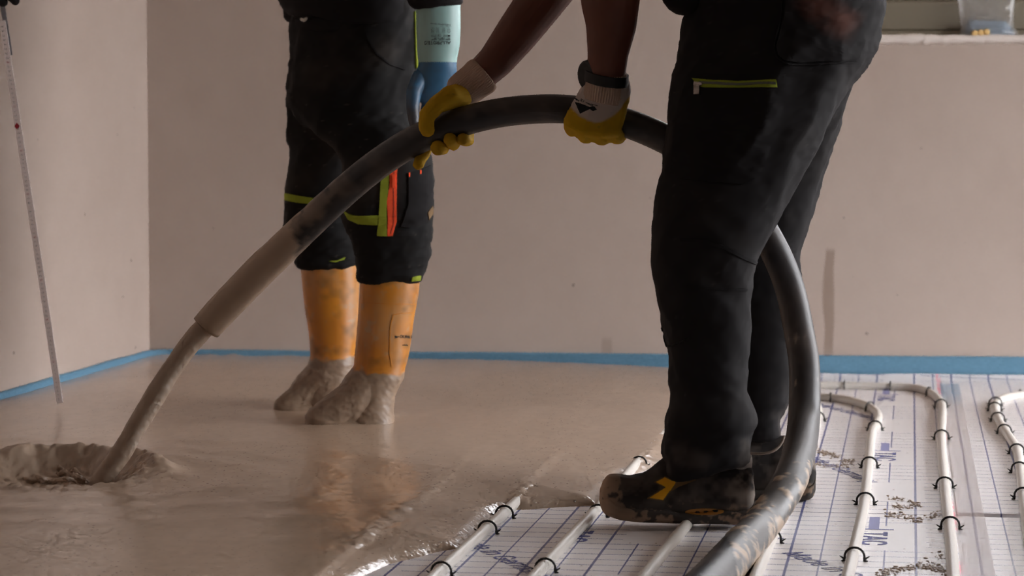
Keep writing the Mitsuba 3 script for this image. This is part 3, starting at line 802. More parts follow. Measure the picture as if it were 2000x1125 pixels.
body = skeleton([
    [(cam(1290, -380, 4.27), .05), (cam(1215, -140, 4.31), .047), (cam(1200, -60, 4.335), .052), (cam(1192, 0, 4.35), .0525), (cam(1194, 45, 4.36), .0455), (cam(1188, 100, 4.37), .037), (cam(1184, 150, 4.385), .034)],
    [(cam(1270, -375, 4.58), .05), (cam(1130, -90, 4.53), .045), (cam(1095, -50, 4.52), .047), (cam(1058, 0, 4.51), .0445), (cam(1012, 62, 4.505), .040), (cam(970, 117, 4.50), .0335), (cam(930, 155, 4.50), .029)],
    [(cam(1290, -380, 4.27), .05), (cam(1265, -400, DM), .075), (cam(1270, -375, 4.58), .05)],
    [(cam(1255, -410, DM), .06), (cam(1205, -460, DM), .058)],
    [(hc, .082), (hc + [-.03, 0, -.055], .06), (hc + [-.06, 0, -.085], .028)],
    [(hc + [-.085, 0, -.02], .012), (hc + [-.112, 0, -.04], .014)],
    [(hc + [.0, -.078, -.01], .018), (hc + [.01, -.085, .015], .016)], [(hc + [.0, .078, -.01], .018), (hc + [.01, .085, .015], .016)],
    [(cam(1205, -460, DM), .058), (hc + [.02, 0, -.03], .07)]], 0.007, 8, 22)
part(W, 'body', body, 'vcol_skin', True, 'bare tanned forearms', color=vc(body, dirt((102, 62, 48), (84, 50, 38), 0.5, 77, 14)))
hairm = skeleton([[(hc + [.02, 0, .02], .085), (hc + [.035, 0, -.01], .08)]], 0.01, 4, 20)
part(W, 'hair', hairm, 'black_cloth')

# far (right) glove: thumb over the top, fingers round the back and under the hose
hA = [
    [(cam(874, 238, 4.535), .0125), (cam(869, 262, 4.527), .0125), (cam(864, 289, 4.490), .013), (cam(855, 289, 4.452), .0135)],
    [(cam(850, 228, 4.53), .0125), (cam(838, 268, 4.525), .012), (cam(828, 299, 4.50), .012), (cam(817, 320, 4.475), .0105)],
    [(cam(896, 234, 4.535), .0125), (cam(891, 258, 4.525), .0122), (cam(886, 281, 4.487), .0125), (cam(879, 272, 4.445), .0122)],
    [(cam(916, 230, 4.53), .0118), (cam(914, 255, 4.52), .0115), (cam(913, 274, 4.485), .0115), (cam(904, 272, 4.447), .0115)],
    [(cam(902, 186, 4.478), .022), (cam(880, 188, 4.447), .020), (cam(855, 203, 4.432), .0165), (cam(834, 226, 4.424), .0148), (cam(832, 246, 4.422), .0140), (cam(835, 254, 4.424), .0125)]]
palmA = hull([(cam(914, 178, 4.505), .024), (cam(896, 182, 4.50), .024), (cam(860, 208, 4.515), .016), (cam(885, 205, 4.525), .016), (cam(908, 205, 4.52), .015), (cam(920, 205, 4.515), .014)])
palmA2 = hull([(cam(855, 222, 4.53), .0128), (cam(916, 228, 4.53), .0122), (cam(860, 208, 4.515), .016), (cam(918, 205, 4.515), .014)])
gA = skeleton(hA, 0.003, 10, 22, [palmA, palmA2])
wr_ = lambda v: 0.0035 * (meshkit.fbm(v * [80, 80, 110], 3, 3) - .5)
gA = push(gA, wr_)
gcol = dirt((186, 146, 28), (124, 98, 46), 0.5, 15, 22)
gk = part(W, 'glove', gA, 'vcol_cloth', True, 'yellow glove with thumb over the hose', color=vc(gA, gcol))


def cuff(pts, radii, flat=0.9):
    t = tube(pts, radii, 240, 60, flat=flat)
    v = t.vertices.reshape(-1, 3)[:-2].reshape(60, 240, 3); c = v.mean(1, keepdims=True)
    rib = 1 + 0.022 * np.cos(np.arange(240) / 240 * 2 * np.pi * 48)[None, :, None]
    return grid_tube(c + (v - c) * rib)


cA = cuff([cam(886, 189, 4.487), cam(898, 181, 4.49), cam(910, 172, 4.495), cam(926, 160, 4.50), cam(941, 148, 4.50), cam(947, 143, 4.50)], [.026, .0345, .0365, .0375, .0395, .0365], 0.9)
scene['knit'] = two(principled(L(186, 160, 142), 0.9, specular=0.2))
part(W, 'glove__cuff', cA, 'knit', True, 'beige knitted cuff')

# near (left) glove: back of the hand towards us, fingers down and round under the hose
kn = [(1119, 236, 4.404), (1143, 250, 4.397), (1171, 254, 4.397), (1197, 252, 4.404)]
hB = []
for (x, y, d), r, dx in zip(kn, (.0162, .0158, .0152, .0145), (0, 2, 6, 12)):
    hB.append([(cam(x, y, d), r), (cam(x + dx * .5, y + 13, d + .022), r), (cam(x + dx, y + 15, d + .062), r * .92), (cam(x + dx, y - 8, d + .092), r * .85), (cam(x + dx, y - 26, d + .092), r * .8)])
hB.append([(cam(1165, 200, 4.43), .02), (cam(1150, 192, 4.465), .016), (cam(1136, 200, 4.50), .0142), (cam(1126, 218, 4.505), .0132)])
palmB = hull([(cam(1166, 180, 4.400), .030), (cam(1200, 180, 4.400), .030)] + [(cam(x, y, d), .0165) for x, y, d in kn])
palmB2 = hull([(cam(1166, 180, 4.400), .030), (cam(1200, 180, 4.400), .030), (cam(1170, 160, 4.395), .031), (cam(1195, 160, 4.395), .031)])
web = [hull([(hB[i][1][0], .0125), (hB[i + 1][1][0], .0125), (hB[i][0][0], .013), (hB[i + 1][0][0], .013)]) for i in range(3)]
gB = push(skeleton(hB, 0.003, 8, 22, [palmB, palmB2] + web), wr_)


def gBcol(v):
    c = gcol(v); q = v - CAM; w = q @ FW
    u = q @ R / w * FPX + 1000; y = 562.5 - q @ U / w * FPX
    n = meshkit.fbm(v * 60, 3, 2)
    e = y - (238 - ((u - 1164) / 52) ** 2 * 32) + (n - .5) * 8
    t = np.clip(0.5 - e / 5, 0, 1)
    t = t * (q @ FH < np.percentile(q @ FH, 60))
    return c * (1 - t[:, None]) + lin(186, 172, 164) * t[:, None]


gk2 = part(W, 'glove', gB, 'vcol_cloth', True, 'glove with white knit back and yellow dipped fingers', color=vc(gB, gBcol))
cB = cuff([cam(1176, 196, 4.397), cam(1178, 185, 4.395), cam(1181, 165, 4.392), cam(1185, 147, 4.388), cam(1186, 140, 4.387)], [.0375, .0395, .0385, .0385, .035], 0.95)
part(W, 'glove_001__cuff', cB, 'knit', True, 'beige knitted cuff')
hb = caster(trimesh.util.concatenate([gB, cB]))
def dashes(x0, y0, x1, y1, w, seed=1):
    "print too small to read: a row of short strokes"
    r = random.Random(seed + int(x0)); n = max(3, int(math.hypot(x1 - x0, y1 - y0) / 2.2)); out = []
    for i in range(n):
        t0 = i / n; t1 = t0 + r.uniform(.45, .8) / n
        out.append(stroke([(x0 + (x1 - x0) * t0, y0 + (y1 - y0) * t0), (x0 + (x1 - x0) * t1, y0 + (y1 - y0) * t1)], w * r.uniform(.6, 1)))
    return shapely.union_all(out)


emb = shapely.union_all([Polygon([(1123, 199), (1133, 222), (1156, 211), (1140, 204)]), Polygon([(1148, 210), (1160, 207), (1166, 214), (1158, 217)]), text_px('CE', 4.6, 1142, 196, 204, True), dashes(1123, 192, 1132, 198, 3.4), dashes(1144, 200, 1158, 207, 3.2), dashes(1154, 203, 1169, 207, 2.0)])
part(W, 'glove_001__print', patch(emb, hb, 0.0007, 4, 0.0001), 'ink_black', False, 'black printed emblem and small lettering')
# watch above the cuff
a, b = cam(1150, 142, 4.375), cam(1214, 160, 4.385)
band = []
c0 = cam(1184, 151, 4.386); ax = np.array(cam(1190, 60, 4.36) - cam(1184, 150, 4.386)); ax /= np.linalg.norm(ax)
e1 = R - ax * (R @ ax); e1 /= np.linalg.norm(e1); e2 = np.cross(ax, e1)
ring = []
for t in np.linspace(0, 2 * np.pi, 73)[:-1]:
    rad = e1 * math.cos(t) * 0.0372 + e2 * math.sin(t) * 0.036
    n = rad / np.linalg.norm(rad); h = 0.0095
    cc = c0 + rad - ax * 0.004 * math.cos(t) * 1.0
    ring.append([cc - ax * h, cc - ax * h + n * .003, cc + ax * h + n * .003, cc + ax * h])
v = np.array(ring); v = np.vstack([v, v[:1]])
wk = part(W, 'watch', grid_tube(v, False), 'black_plastic', 40, 'black wrist watch')
wn_ = -e1 * 0.75 + e2 * (-0.66 if e2 @ FH > 0 else 0.66); wn_ /= np.linalg.norm(wn_)
wc = c0 + (-e1) * 0.030 * 0.9 + wn_ * 0.006 + ax * 0.004; w1 = np.cross(wn_, ax); w1 /= np.linalg.norm(w1)
case = m3.Manifold.batch_hull([sph(wc + 0.018 * math.cos(t) * w1 + 0.022 * math.sin(t) * ax + wn_ * s, 0.005, 12) for t in np.linspace(0, 2 * np.pi, 19)[:-1] for s in (-.004, .004)])
g = case.to_mesh(); part(W, 'watch__case', trimesh.Trimesh(g.vert_properties[:, :3], g.tri_verts), 'black_plastic', 40)


# shoes
def shoe(ox, oy, d, sc=1.0, rot=0.0, mud=1.0):
    "a low work shoe pointing to -R, given as stations along its length in pixels of the near shoe"
    st = [  # x, top y, bottom y, half width m
        (1169, 978, 985, .008), (1171, 958, 994, .022), (1176, 941, 1003, .033), (1188, 930, 1010, .041), (1205, 929, 1015, .046), (1228, 933, 1018, .049), (1250, 929, 1020, .049), (1272, 916, 1021, .047), (1295, 900, 1022, .044), (1325, 888, 1023, .041), (1365, 888, 1024, .038), (1400, 892, 1025, .037), (1430, 892, 1026, .0375), (1452, 897, 1024, .036), (1464, 915, 1018, .028), (1470, 950, 1000, .015), (1471, 968, 985, .006)]
    k = sc / FPX * 4.25
    rings = [(np.array([(x - 1320) * k, 0, (1026 - (t + b) / 2) * k]), np.array([0, 0, (b - t) / 2 * k]), np.array([0, w * sc, 0])) for x, t, b, w in st]
    up = loft(rings, 150, 280, 2.5)
    v = np.array(up.vertices); z = v[:, 2]
    v[:, 1] *= 1 - 0.35 * np.clip((z - 0.03) / 0.09, 0, 1) ** 1.3
    up.vertices = v
    up = push(up, lambda q: 0.006 * (meshkit.fbm(q * [40, 30, 45], 3, 8) - .5) * np.clip((q[:, 2] - .03) / .02, 0, 1))
    so = []
    for x, t, b, w in st[1:-1]:
        bb = b; tt = max(b - 32 + (8 if 1300 < x < 1380 else 0), t + 4) if x > 1200 else b - (b - t) * .5
        so.append((np.array([(x - 1320) * k, 0, (1026 - (tt + bb) / 2) * k]), np.array([0, 0, (bb - tt) / 2 * k]), np.array([0, (w + .0035) * sc, 0])))
    sole = loft(so, 120, 280, 4.0)
    M = np.eye(4); c, s = math.cos(YAW + rot), math.sin(YAW + rot); M[:2, :2] = [[c, -s], [s, c]]
    base_ = cam(ox, oy, d); M[:3, 3] = base_
    up.apply_transform(M); sole.apply_transform(M)
    return up, sole, M


def shoe_col(M, seed, amt):
    Mi = np.linalg.inv(M)

    def fn(v):
        q = v @ Mi[:3, :3].T + Mi[:3, 3]
        n = .6 * meshkit.fbm(v * 34, 4, seed) + .4 * meshkit.fbm(v * 95, 3, seed + 1); n2 = meshkit.fbm(v * 150, 3, seed + 4); n3 = .7 * meshkit.fbm(v * 20, 3, seed + 8) + .3 * meshkit.fbm(v * 80, 3, seed + 9)
        c = np.tile(lin(42, 39, 38), (len(v), 1))
        toe = np.clip((-0.075 - q[:, 0]) / 0.05, 0, 1); heel = np.clip((q[:, 0] - 0.06) / 0.04, 0, 1); low = np.clip((0.05 - q[:, 2]) / 0.03, 0, 1)
        w = np.clip((n + 0.36 * toe + 0.14 * low - 0.62 + .2 * (n2 - .5)) * 16, 0, 1) * np.maximum(toe, low * .7) * amt
        g = np.clip((n3 - 0.44) * 6, 0, 1) * np.maximum(heel, .3) * np.clip((q[:, 2] - .02) / .03, 0, 1) * .75
        gs = low * .35
        c = c * (1 - gs[:, None]) + lin(92, 86, 80) * gs[:, None]
        c = c * (1 - g[:, None]) + lin(140, 128, 118) * g[:, None]
        return c * (1 - w[:, None]) + lin(158, 132, 110) * w[:, None]
    return fn


def add_shoe(person, ox, oy, d, sc, rot, logo):
    up, sole, M = shoe(ox, oy, d, sc, rot)
    k = part(person, 'shoe', up, 'vcol_cloth', True, 'black low work shoe smeared with screed', color=vc(up, shoe_col(M, 3, 1.0)))
    part(person, k.split('__')[1] + '__sole', sole, 'vcol_cloth', True, color=vc(sole, shoe_col(M, 13, 1.0)))
    return k.split('__')[1], up, sole


s1, up1, so1 = add_shoe(W, 1322, 1021, 4.25, 1.0, math.radians(0), True)
s2, up2, so2 = add_shoe(W, 1452, 974, 4.58, 1.0, math.radians(-4), False)
hs = caster(trimesh.util.concatenate([up1, so1]))
logo = Polygon([(1278.6, 942), (1298.8, 931.2), (1312.8, 938.6), (1356.5, 933), (1357.6, 937.5), (1325, 950), (1307.5, 960.5), (1295, 977.5), (1265, 973), (1298.8, 951.8)])
part(W, s1 + '__emblem_rim', patch(logo.buffer(1.2), hs, 0.0012, 3), 'brown_print', True)
part(W, s1 + '__emblem', patch(logo.buffer(-1.3).intersection(Polygon([(1200, 900), (1330, 900), (1318, 945), (1290, 985), (1200, 985)])).buffer(0.3), hs, 0.0020, 3), 'yellow_print', True, 'yellow angular emblem')
ell = shapely.affinity.scale(Point(1376, 999.5).buffer(1, 24), 38, 6.5)
part(W, s1 + '__sole_window', patch(ell, hs, 0.0012, 4), 'orange_rubber', True, 'orange sole inlay')
for x, y in ((1362, 1000.5), (1379, 999.5), (1397.5, 998.5)):
    part(W, s1 + '__sole_hole', patch(shapely.affinity.scale(Point(x, y).buffer(1, 16), 5, 2.6), hs, 0.0020, 2), 'ink_black', True)
col_ = sil([(1392, 1462, 945, 4.25, .026), (1404, 1466, 920, 4.25, .029), (1420, 1469, 903, 4.25, .031), (1432, 1468, 891, 4.25, .028, 2)], 2.4, 48, 30)
part(W, s1 + '__collar', col_, 'vcol_cloth', True, 'grey padded shoe collar', color=vc(col_, dirt((132, 124, 118), (84, 78, 74), .8, 6, 30)))
lace = tube([cam(1458, 884, 4.50), cam(1490, 886, 4.49), cam(1512, 880, 4.49), cam(1526, 866, 4.50), cam(1531, 853, 4.51)], .0026, 8, 40)
part(W, s2 + '__lace_loop', lace, 'vcol_cloth', True, color=vc(lace, dirt((120, 108, 98), (80, 70, 60), .5, 3)))

# ------------------------------------------------------------------ the worker in orange boots
Q = thing('person', 'person standing in the screed in orange rubber boots, one blue rubber glove hanging down', 'person')
E1, E2, EM = 5.42, 5.68, 5.55
n2 = sil([(704, 820, 547, E1, .058, 1.5), (702, 828, 520, E1, .064), (699, 836, 490, E1, .07), (690, 840, 460, E1, .078), (675, 842, 430, E1, .084), (668, 844, 400, E1, .087), (668, 846, 360, E1, .09), (672, 843, 325, E1 + .01, .096), (656, 832, 290, E1 + .03, .108), (618, 818, 255, E1 + .07, .13), (582, 812, 222, E1 + .11, .15), (567, 814, 180, E1 + .125, .164), (572, 820, 140, EM, .168),
          (575, 824, 105, EM, .17), (573, 824, 70, EM, .17), (577, 824, 30, EM, .168), (580, 820, -40, EM, .165)], 2.4, 110, 200)
f2_ = sil([(584, 702, 519, E2, .058, 3), (578, 702, 492, E2, .064), (566, 698, 455, E2, .075), (557, 690, 425, E2, .08), (557, 690, 395, E2, .083), (560, 700, 345, E2, .085), (568, 708, 295, E2, .088), (565, 718, 262, E2 - .01, .092), (566, 725, 215, E2 - .04, .1), (568, 725, 170, E2 - .08, .1), (574, 725, 120, E2 - .11, .09)])
t2 = remesh(unite([n2, f2_]), 0.012, 30)
fa, fb = folds(0.020, 62, 17, 3, 43), folds(0.018, 8, 22, 5, 47)
t2 = push(t2, lambda v: fa(v) * np.clip((v[:, 2] - .55) / .15, 0, 1) + fb(v) * np.clip((.62 - v[:, 2]) / .15, 0, 1))
part(Q, 'trousers', t2, 'vcol_cloth', True, 'black work trousers with lime bands, tucked over the boots', color=vc(t2, dirt((20, 19, 19), (112, 100, 90), 0.2, 51, 7)))
h2 = caster(t2)
for poly in ([(557, 377), (580, 382), (612, 387), (610, 399), (580, 396), (557, 391)], [(671, 411), (684, 419), (700, 422), (739, 421), (738, 439), (700, 437), (681, 428)], [(642, 510), (660, 508), (674, 502), (672, 507), (655, 512.5)], [(805, 541), (821, 538), (820, 547), (803, 549)]):
    part(Q, 'lime_band', patch(poly, h2, 0.0025, 4), 'lime_cloth', True, 'lime green trim')
part(Q, 'lime_band', patch([(744, 349), (760, 337), (759, 362), (756, 390), (755, 410), (756, 462), (737, 461), (741, 405)], h2, 0.004, 4), 'lime_cloth', True, 'lime green placket of the zip')
zk = part(Q, 'zipper', patch([(761, 334), (776, 324), (775, 352), (774.5, 432), (767, 461), (757, 462), (757, 420), (755.5, 392), (761, 362)], h2, 0.0045, 4), 'orange_cloth', True, 'bright orange zip')
scene['zip_dark'] = two(principled(L(170, 50, 32), 0.6))
part(Q, 'zipper__teeth', patch(stroke([(769, 335), (768, 370), (769, 410), (768, 440), (763, 458)], 2.2), h2, 0.0054, 4), 'zip_dark')
part(Q, 'zipper__pull', patch(stroke([(769, 342), (769, 366)], 6), h2, 0.0075, 3), 'orange_cloth', True, 'orange zip pull')
part(Q, 'cargo_pocket', patch([(797, 338), (820, 333), (841, 322), (844, 380), (838, 432), (800, 446), (782, 444), (797, 400)], h2, 0.004, 5), 'black_cloth')
part(Q, 'pocket_tack', patch([(797, 338), (799.5, 337.5), (799.5, 346), (797.2, 346.5)], h2, 0.0055, 2), 'orange_cloth')
part(Q, 'pocket_tack', patch([(818, 333), (820.3, 332.5), (820.3, 340.5), (818, 341)], h2, 0.0055, 2), 'orange_cloth')
part(Q, 'badge', patch([(832, 415), (841, 402), (842, 416), (834, 430)], h2, 0.006, 3), 'brown_print', True, 'small woven badge')
part(Q, 'hip_pocket', patch(stroke([(708, 45), (718, 75), (735, 105), (760, 125), (790, 136)], 3), h2, 0.003, 4), 'black_cloth', True, 'curved hip pocket seam')
part(Q, 'belt', unite([push(sil([(574, 803, 66, EM, .174), (573, 803, 52, EM, .176), (574, 803, 42, EM, .175)], 2.5, 96, 12), lambda v: 0 * v[:, 0] + .002)]), 'black_cloth', True, 'black belt')
part(Q, 'belt_clip', skeleton([[(cam(589, 38, 5.40), .0035), (cam(594, 40, 5.395), .0035), (cam(598, 36, 5.395), .0035)]], .003, 2, 12), 'pipe_white', True, 'white clip on the belt')

jk = sil([(612, 806, 52, EM, .175), (596, 808, 40, EM, .185), (572, 812, 28, EM, .19), (551, 815, 2, EM, .195), (545, 815, -60, EM, .195), (545, 805, -200, EM, .19), (552, 795, -330, EM, .20), (575, 770, -400, EM, .19), (620, 720, -440, EM, .10)], 2.5, 90, 90)
slv2 = sil([(806, 902, 12, 5.30, .052, 4), (800, 902, -2, 5.30, .056), (790, 898, -50, 5.29, .058), (775, 890, -140, 5.29, .06), (700, 850, -260, 5.33, .07), (650, 800, -350, 5.38, .08)], 2.2, 60, 60)
slv3 = sil([(560, 650, 40, 5.80, .05), (560, 670, -60, 5.8, .056), (590, 720, -200, 5.78, .06), (620, 760, -340, 5.72, .07)], 2.2, 60, 60)
jk = push(remesh(unite([jk, slv2, slv3]), .016, 12), folds(.014, 25, 16, 4, 61))
part(Q, 'jacket', jk, 'black_cloth', True, 'black work jacket')
hq = cam(660, -600, EM)
bq = skeleton([[(cam(665, -430, EM), .07), (cam(662, -500, EM), .06)], [(cam(662, -500, EM), .06), (hq, .08)], [(hq + [0, 0, .02], .088), (hq + [-.02, 0, -.06], .06), (hq + [-.06, 0, -.09], .028)], [(hq + [-.09, 0, -.01], .012), (hq + [-.112, 0, -.03], .014)],
               [(hq + [.01, -.085, .0], .018), (hq + [.015, -.088, .025], .015)], [(hq + [.01, .085, .0], .018), (hq + [.015, .088, .025], .015)]], 0.008, 6, 20)
part(Q, 'body', bq, 'vcol_skin', True, color=vc(bq, dirt((170, 122, 100), (150, 100, 84), .4, 3)))
part(Q, 'hair', skeleton([[(hq + [.02, 0, .04], .088), (hq + [.04, 0, 0], .078)]], 0.01, 4, 20), 'black_cloth')

# blue rubber glove
def glove_col(v):
    z = v[:, 2]; zb = cam(850, 122, 5.3)[2]
    n = meshkit.fbm(v * 28, 4, 5)
    top = lin(146, 180, 176); blue = lin(54, 98, 130)
    t = np.clip((z - zb) / 0.0015 + .5, 0, 1)[:, None]
    c = blue * (1 - t) + top * t
    w = np.clip((n - .52) * 5, 0, 1) * np.clip((zb - z) / .03, 0, 1) * .4 + np.clip((zb - .055 - z + .06 * (n - .5)) / .05, 0, 1) * .75
    w = np.clip(w, 0, .9)
    return c * (1 - w[:, None]) + lin(66, 60, 58) * w[:, None]


cu = sil([(812, 899, 8, 5.30, .044), (812.5, 899.5, 40, 5.30, .044), (814, 898, 85, 5.30, .043), (816, 893, 115, 5.30, .041), (817, 892, 124, 5.30, .040), (812, 892, 140, 5.30, .036), (806, 888, 160, 5.30, .031), (802, 884, 180, 5.30, .027), (806, 880, 200, 5.30, .022)], 2.2, 72, 90)
fing = [[(cam(838, 190, 5.295), .015), (cam(832, 222, 5.285), .0125), (cam(830, 250, 5.285), .012), (cam(832, 272, 5.29), .0105)],
        [(cam(852, 194, 5.30), .0145), (cam(850, 228, 5.29), .0128), (cam(850, 258, 5.29), .012), (cam(852, 282, 5.295), .0105)],
        [(cam(866, 192, 5.305), .0142), (cam(866, 222, 5.30), .0125), (cam(867, 250, 5.30), .0118), (cam(868, 270, 5.30), .0105)],
        [(cam(876, 186, 5.31), .013), (cam(878, 212, 5.31), .0112), (cam(880, 234, 5.31), .0105), (cam(880, 250, 5.31), .0095)],
        [(cam(822, 152, 5.29), .020), (cam(809, 178, 5.275), .0165), (cam(806, 208, 5.27), .0138), (cam(808, 232, 5.27), .0125), (cam(811, 244, 5.27), .011)]]
gf = skeleton(fing, .004, 6, 20)
gv = remesh(unite([cu, gf]), .006, 12)
gk = part(Q, 'glove', gv, 'vcol_rubber', True, 'rubber glove with pale turquoise cuff and blue hand', color=vc(gv, glove_col))
hg = caster(gv)
txt = [text_px('ALLPROTEC', 6.4, 880, 80.5, 180, True), dashes(880, 77.5, 856, 77.5, 2.6), text_px('4610', 2.8, 853, 76.2, 180, True), text_px('GRIP PLUS', 2.9, 869, 73.2, 180, True), dashes(879, 74.6, 871, 74.6, 2.4), text_px('CE', 4.2, 862, 67.5, 180, True),
       *[dashes(x, y, x - 6, y, 1.5, y) for x in (879, 869, 857, 848) for y in (55, 58, 61, 64)], dashes(880, 51, 860, 50.5, 1.2), stroke([(841.5, 46), (880, 48.5)], 1.0)]
sq = [shapely.box(x, 68.3, x + 4, 72).difference(shapely.box(x + .8, 69, x + 3.2, 71.2)) for x in (843, 848.5, 866, 871)] + [shapely.box(875, 68.3, 879, 72)]
part(Q, 'glove__print', patch(shapely.union_all(txt + sq), hg, 0.0008, 6, 0.0001), 'ink_black', False, 'black printed lettering standing upside down')
part(Q, 'side_piping', patch([(808, 22), (812, 22), (816, 132), (811, 134)], h2, .004, 4), 'lime_cloth', True, 'lime side piping')


# boots
def boot(rows, toe, d, seed):
    leg = sil(rows, 2.2, 72, 110)
    foot = skeleton(toe, .006, 8, 20)
    b = unite([leg, foot])
    b = remesh(b, .0055, 30)
    return b


def boot_col(line, seed, c1, c2):
    def fn(v):
        z = v[:, 2]; n = meshkit.fbm(v * 14, 4, seed); n2_ = meshkit.fbm(v * 60, 3, seed + 2); n3 = meshkit.fbm(v * [30, 30, 8], 3, seed + 5)
        c = lin(*c1) * (1 - n[:, None]) + lin(*c2) * n[:, None]
        s = np.clip((n3 - .48) * 4, 0, 1) * .42 + np.clip((n2_ - .62) * 6, 0, 1) * .45
        c = c * (1 - s[:, None]) + lin(176, 148, 120) * s[:, None]
        g = np.clip((meshkit.fbm(v * 22, 3, seed + 9) - .52) * 5, 0, 1) * .5
        c = c * (1 - g[:, None]) + lin(104, 78, 52) * g[:, None]
        m = np.clip((line - z + .06 * (n - .5) + .015 * (n2_ - .5)) / .006, 0, 1)
        return c * (1 - m[:, None]) + (lin(122, 102, 85) * (1 - n2_[:, None]) + lin(156, 133, 112) * n2_[:, None]) * m[:, None]
    return fn


B1 = boot([(704, 820, 538, E1, .060), (703, 819, 560, E1, .060), (699, 809, 620, E1, .058), (693, 799, 690, E1, .054), (689, 786, 735, E1, .05), (682, 768, 775, E1, .047), (676, 766, 805, E1, .046), (676, 768, 845, E1, .046)],
          [[(cam(722, 742, E1), .048), (cam(700, 778, E1 - .01), .046), (cam(655, 806, E1 - .02), .038), (cam(624, 819, E1 - .03), .028)], [(cam(730, 838, E1), .04), (cam(640, 838, E1 - .02), .036), (cam(618, 838, E1 - .03), .024)], [(cam(690, 796, E1 - .01), .042), (cam(660, 838, E1), .036)]], E1, 3)
B2 = boot([(586, 702, 508, E2, .060), (588, 702, 530, E2, .060), (595, 700, 600, E2, .058), (604, 698, 660, E2, .054), (606, 694, 700, E2, .05), (600, 690, 740, E2, .047), (594, 690, 775, E2, .046), (594, 690, 820, E2, .046)],
          [[(cam(640, 735, E2), .05), (cam(610, 760, E2), .042), (cam(588, 780, E2 - .01), .034), (cam(560, 796, E2 - .02), .026)], [(cam(650, 812, E2), .042), (cam(575, 812, E2 - .02), .032)], [(cam(610, 762, E2), .042), (cam(600, 812, E2), .036)]], E2, 9)
for B, sd_, ln_ in ((B1, 5, 0.162), (B2, 15, 0.17)):
    B.vertices = np.array(B.vertices)
    mudmask = lambda v, ln_=ln_: np.clip((ln_ - v[:, 2]) / .02, 0, 1)
    B = push(B, lambda v: mudmask(v) * (.004 + .003 * (meshkit.fbm(v * 40, 3, 2) - .5) + .0035 * (meshkit.fbm(v * 150, 2, 7) - .5)))
    k = part(Q, 'boot', B, 'vcol_rubber', True, 'orange rubber boot coated with screed up to the ankle', color=vc(B, boot_col(ln_, sd_, (176, 108, 40), (206, 136, 34))))
    if sd_ == 5:
        hbt = caster(B); kk = k.split('__')[1]
        part(Q, kk + '__print', patch(shapely.union_all([text_px('DUNLOP', 5.5, 781, 660, 2, True), Polygon([(771, 655), (776, 657), (781, 657), (776, 659.5), (771, 661)]), dashes(786, 674, 797, 674.5, 3)]), hbt, .0008, 4, .0001), 'ink_black', False, 'black printed lettering')
        scene['boot_yellow'] = two(principled(L(190, 122, 38), .5))
        part(Q, kk + '__shaft_panel', patch(stroke([(765, 715), (761, 690), (762, 640), (768, 615), (782, 612), (806, 611)], 2), hbt, .0016, 4), 'boot_yellow')
        part(Q, kk + '__shaft_rib', patch(stroke([(704, 590), (760, 594), (812, 594)], 1.6), hbt, .0014, 4), 'boot_yellow')

# ------------------------------------------------------------------ folding rule and the hand that holds it
RD = 5.40


def rd(py): return 5.64 - 0.24 * (787 - py) / 787


fr = thing('folding_rule', 'pale folding rule with dark scale marks held down to the screed', 'folding rule')
scene['rule_white'] = two(principled(L(236, 226, 224), 0.5))
scene['rule_grey'] = two(principled(L(120, 118, 124), 0.5))


def seg(p0, p1, w, th, off=0.0):
    a = cam(*p0, rd(p0[1]) + off); b = cam(*p1, rd(p1[1]) + off)
    ax = (b - a) / np.linalg.norm(b - a); sx = R - ax * (R @ ax); sx /= np.linalg.norm(sx); ny_ = np.cross(ax, sx)
    m = box([-w / 2, -th / 2, 0], [w / 2, th / 2, np.linalg.norm(b - a)], 0.0008).to_mesh()
    v = m.vert_properties[:, :3]
    out = trimesh.Trimesh(a + v[:, :1] * sx + v[:, 1:2] * ny_ + v[:, 2:3] * ax, m.tri_verts)
    if out.volume < 0: out.invert()
    return out, a, ax, sx, (ny_ if ny_ @ FH < 0 else -ny_)


total = 0
for (p0, p1, off) in (((117, 787), (88, 590), 0.0), ((90, 604), (47, 322), .0035), ((49, 336), (4, 40), 0.0)):
    m, a, ax, sx, nn = seg(p0, p1, .0150, .003, off)
    pk_ = part(fr, 'segment', m, 'rule_white', 30)
    Lg = np.linalg.norm(cam(*p1, rd(p1[1])) - cam(*p0, rd(p0[1])))
    tick, num, red = [], [], []
    tick_ = [(i * .005, .0024 if i % 2 == 0 else .0013) for i in range(2, int(Lg / .005) - 1)]
    fl_ax = np.stack([sx, ax, nn], 1)
    for t, l in tick_:
        g = trimesh.creation.box([l, .0005, .0003]); v = g.vertices + [.0071 - l / 2, t, .0017]
        tick.append(trimesh.Trimesh(a + v @ fl_ax.T, g.faces))
    for i in range(1, int(Lg / .01)):
        cm = i + int(round(total * 100))
        s_ = str(cm)
        g = meshkit.text_mesh(s_, .0036, .0003, cm % 10 == 0); v = np.array(g.vertices) - [g.bounds[:, 0].mean(), 0, 0]
        v = np.stack([v[:, 1] * 0 + v[:, 0] * .9 - .001, v[:, 1] + i * .01 - .002, v[:, 2] + .0016], 1)
        (red if cm % 10 == 0 else num).append(trimesh.Trimesh(a + v @ fl_ax.T, g.faces))
    part(pk_.rsplit('__', 1)[0], pk_.rsplit('__', 1)[1] + '__tick_marks', trimesh.util.concatenate(tick), 'ink_black', False, kind='stuff')
    part(pk_.rsplit('__', 1)[0], pk_.rsplit('__', 1)[1] + '__numerals', trimesh.util.concatenate(num), 'ink_black', False, kind='stuff')
    if red: part(pk_.rsplit('__', 1)[0], pk_.rsplit('__', 1)[1] + '__red_numeral', trimesh.util.concatenate(red), 'ink_red', False, kind='stuff')
    total += Lg - .015
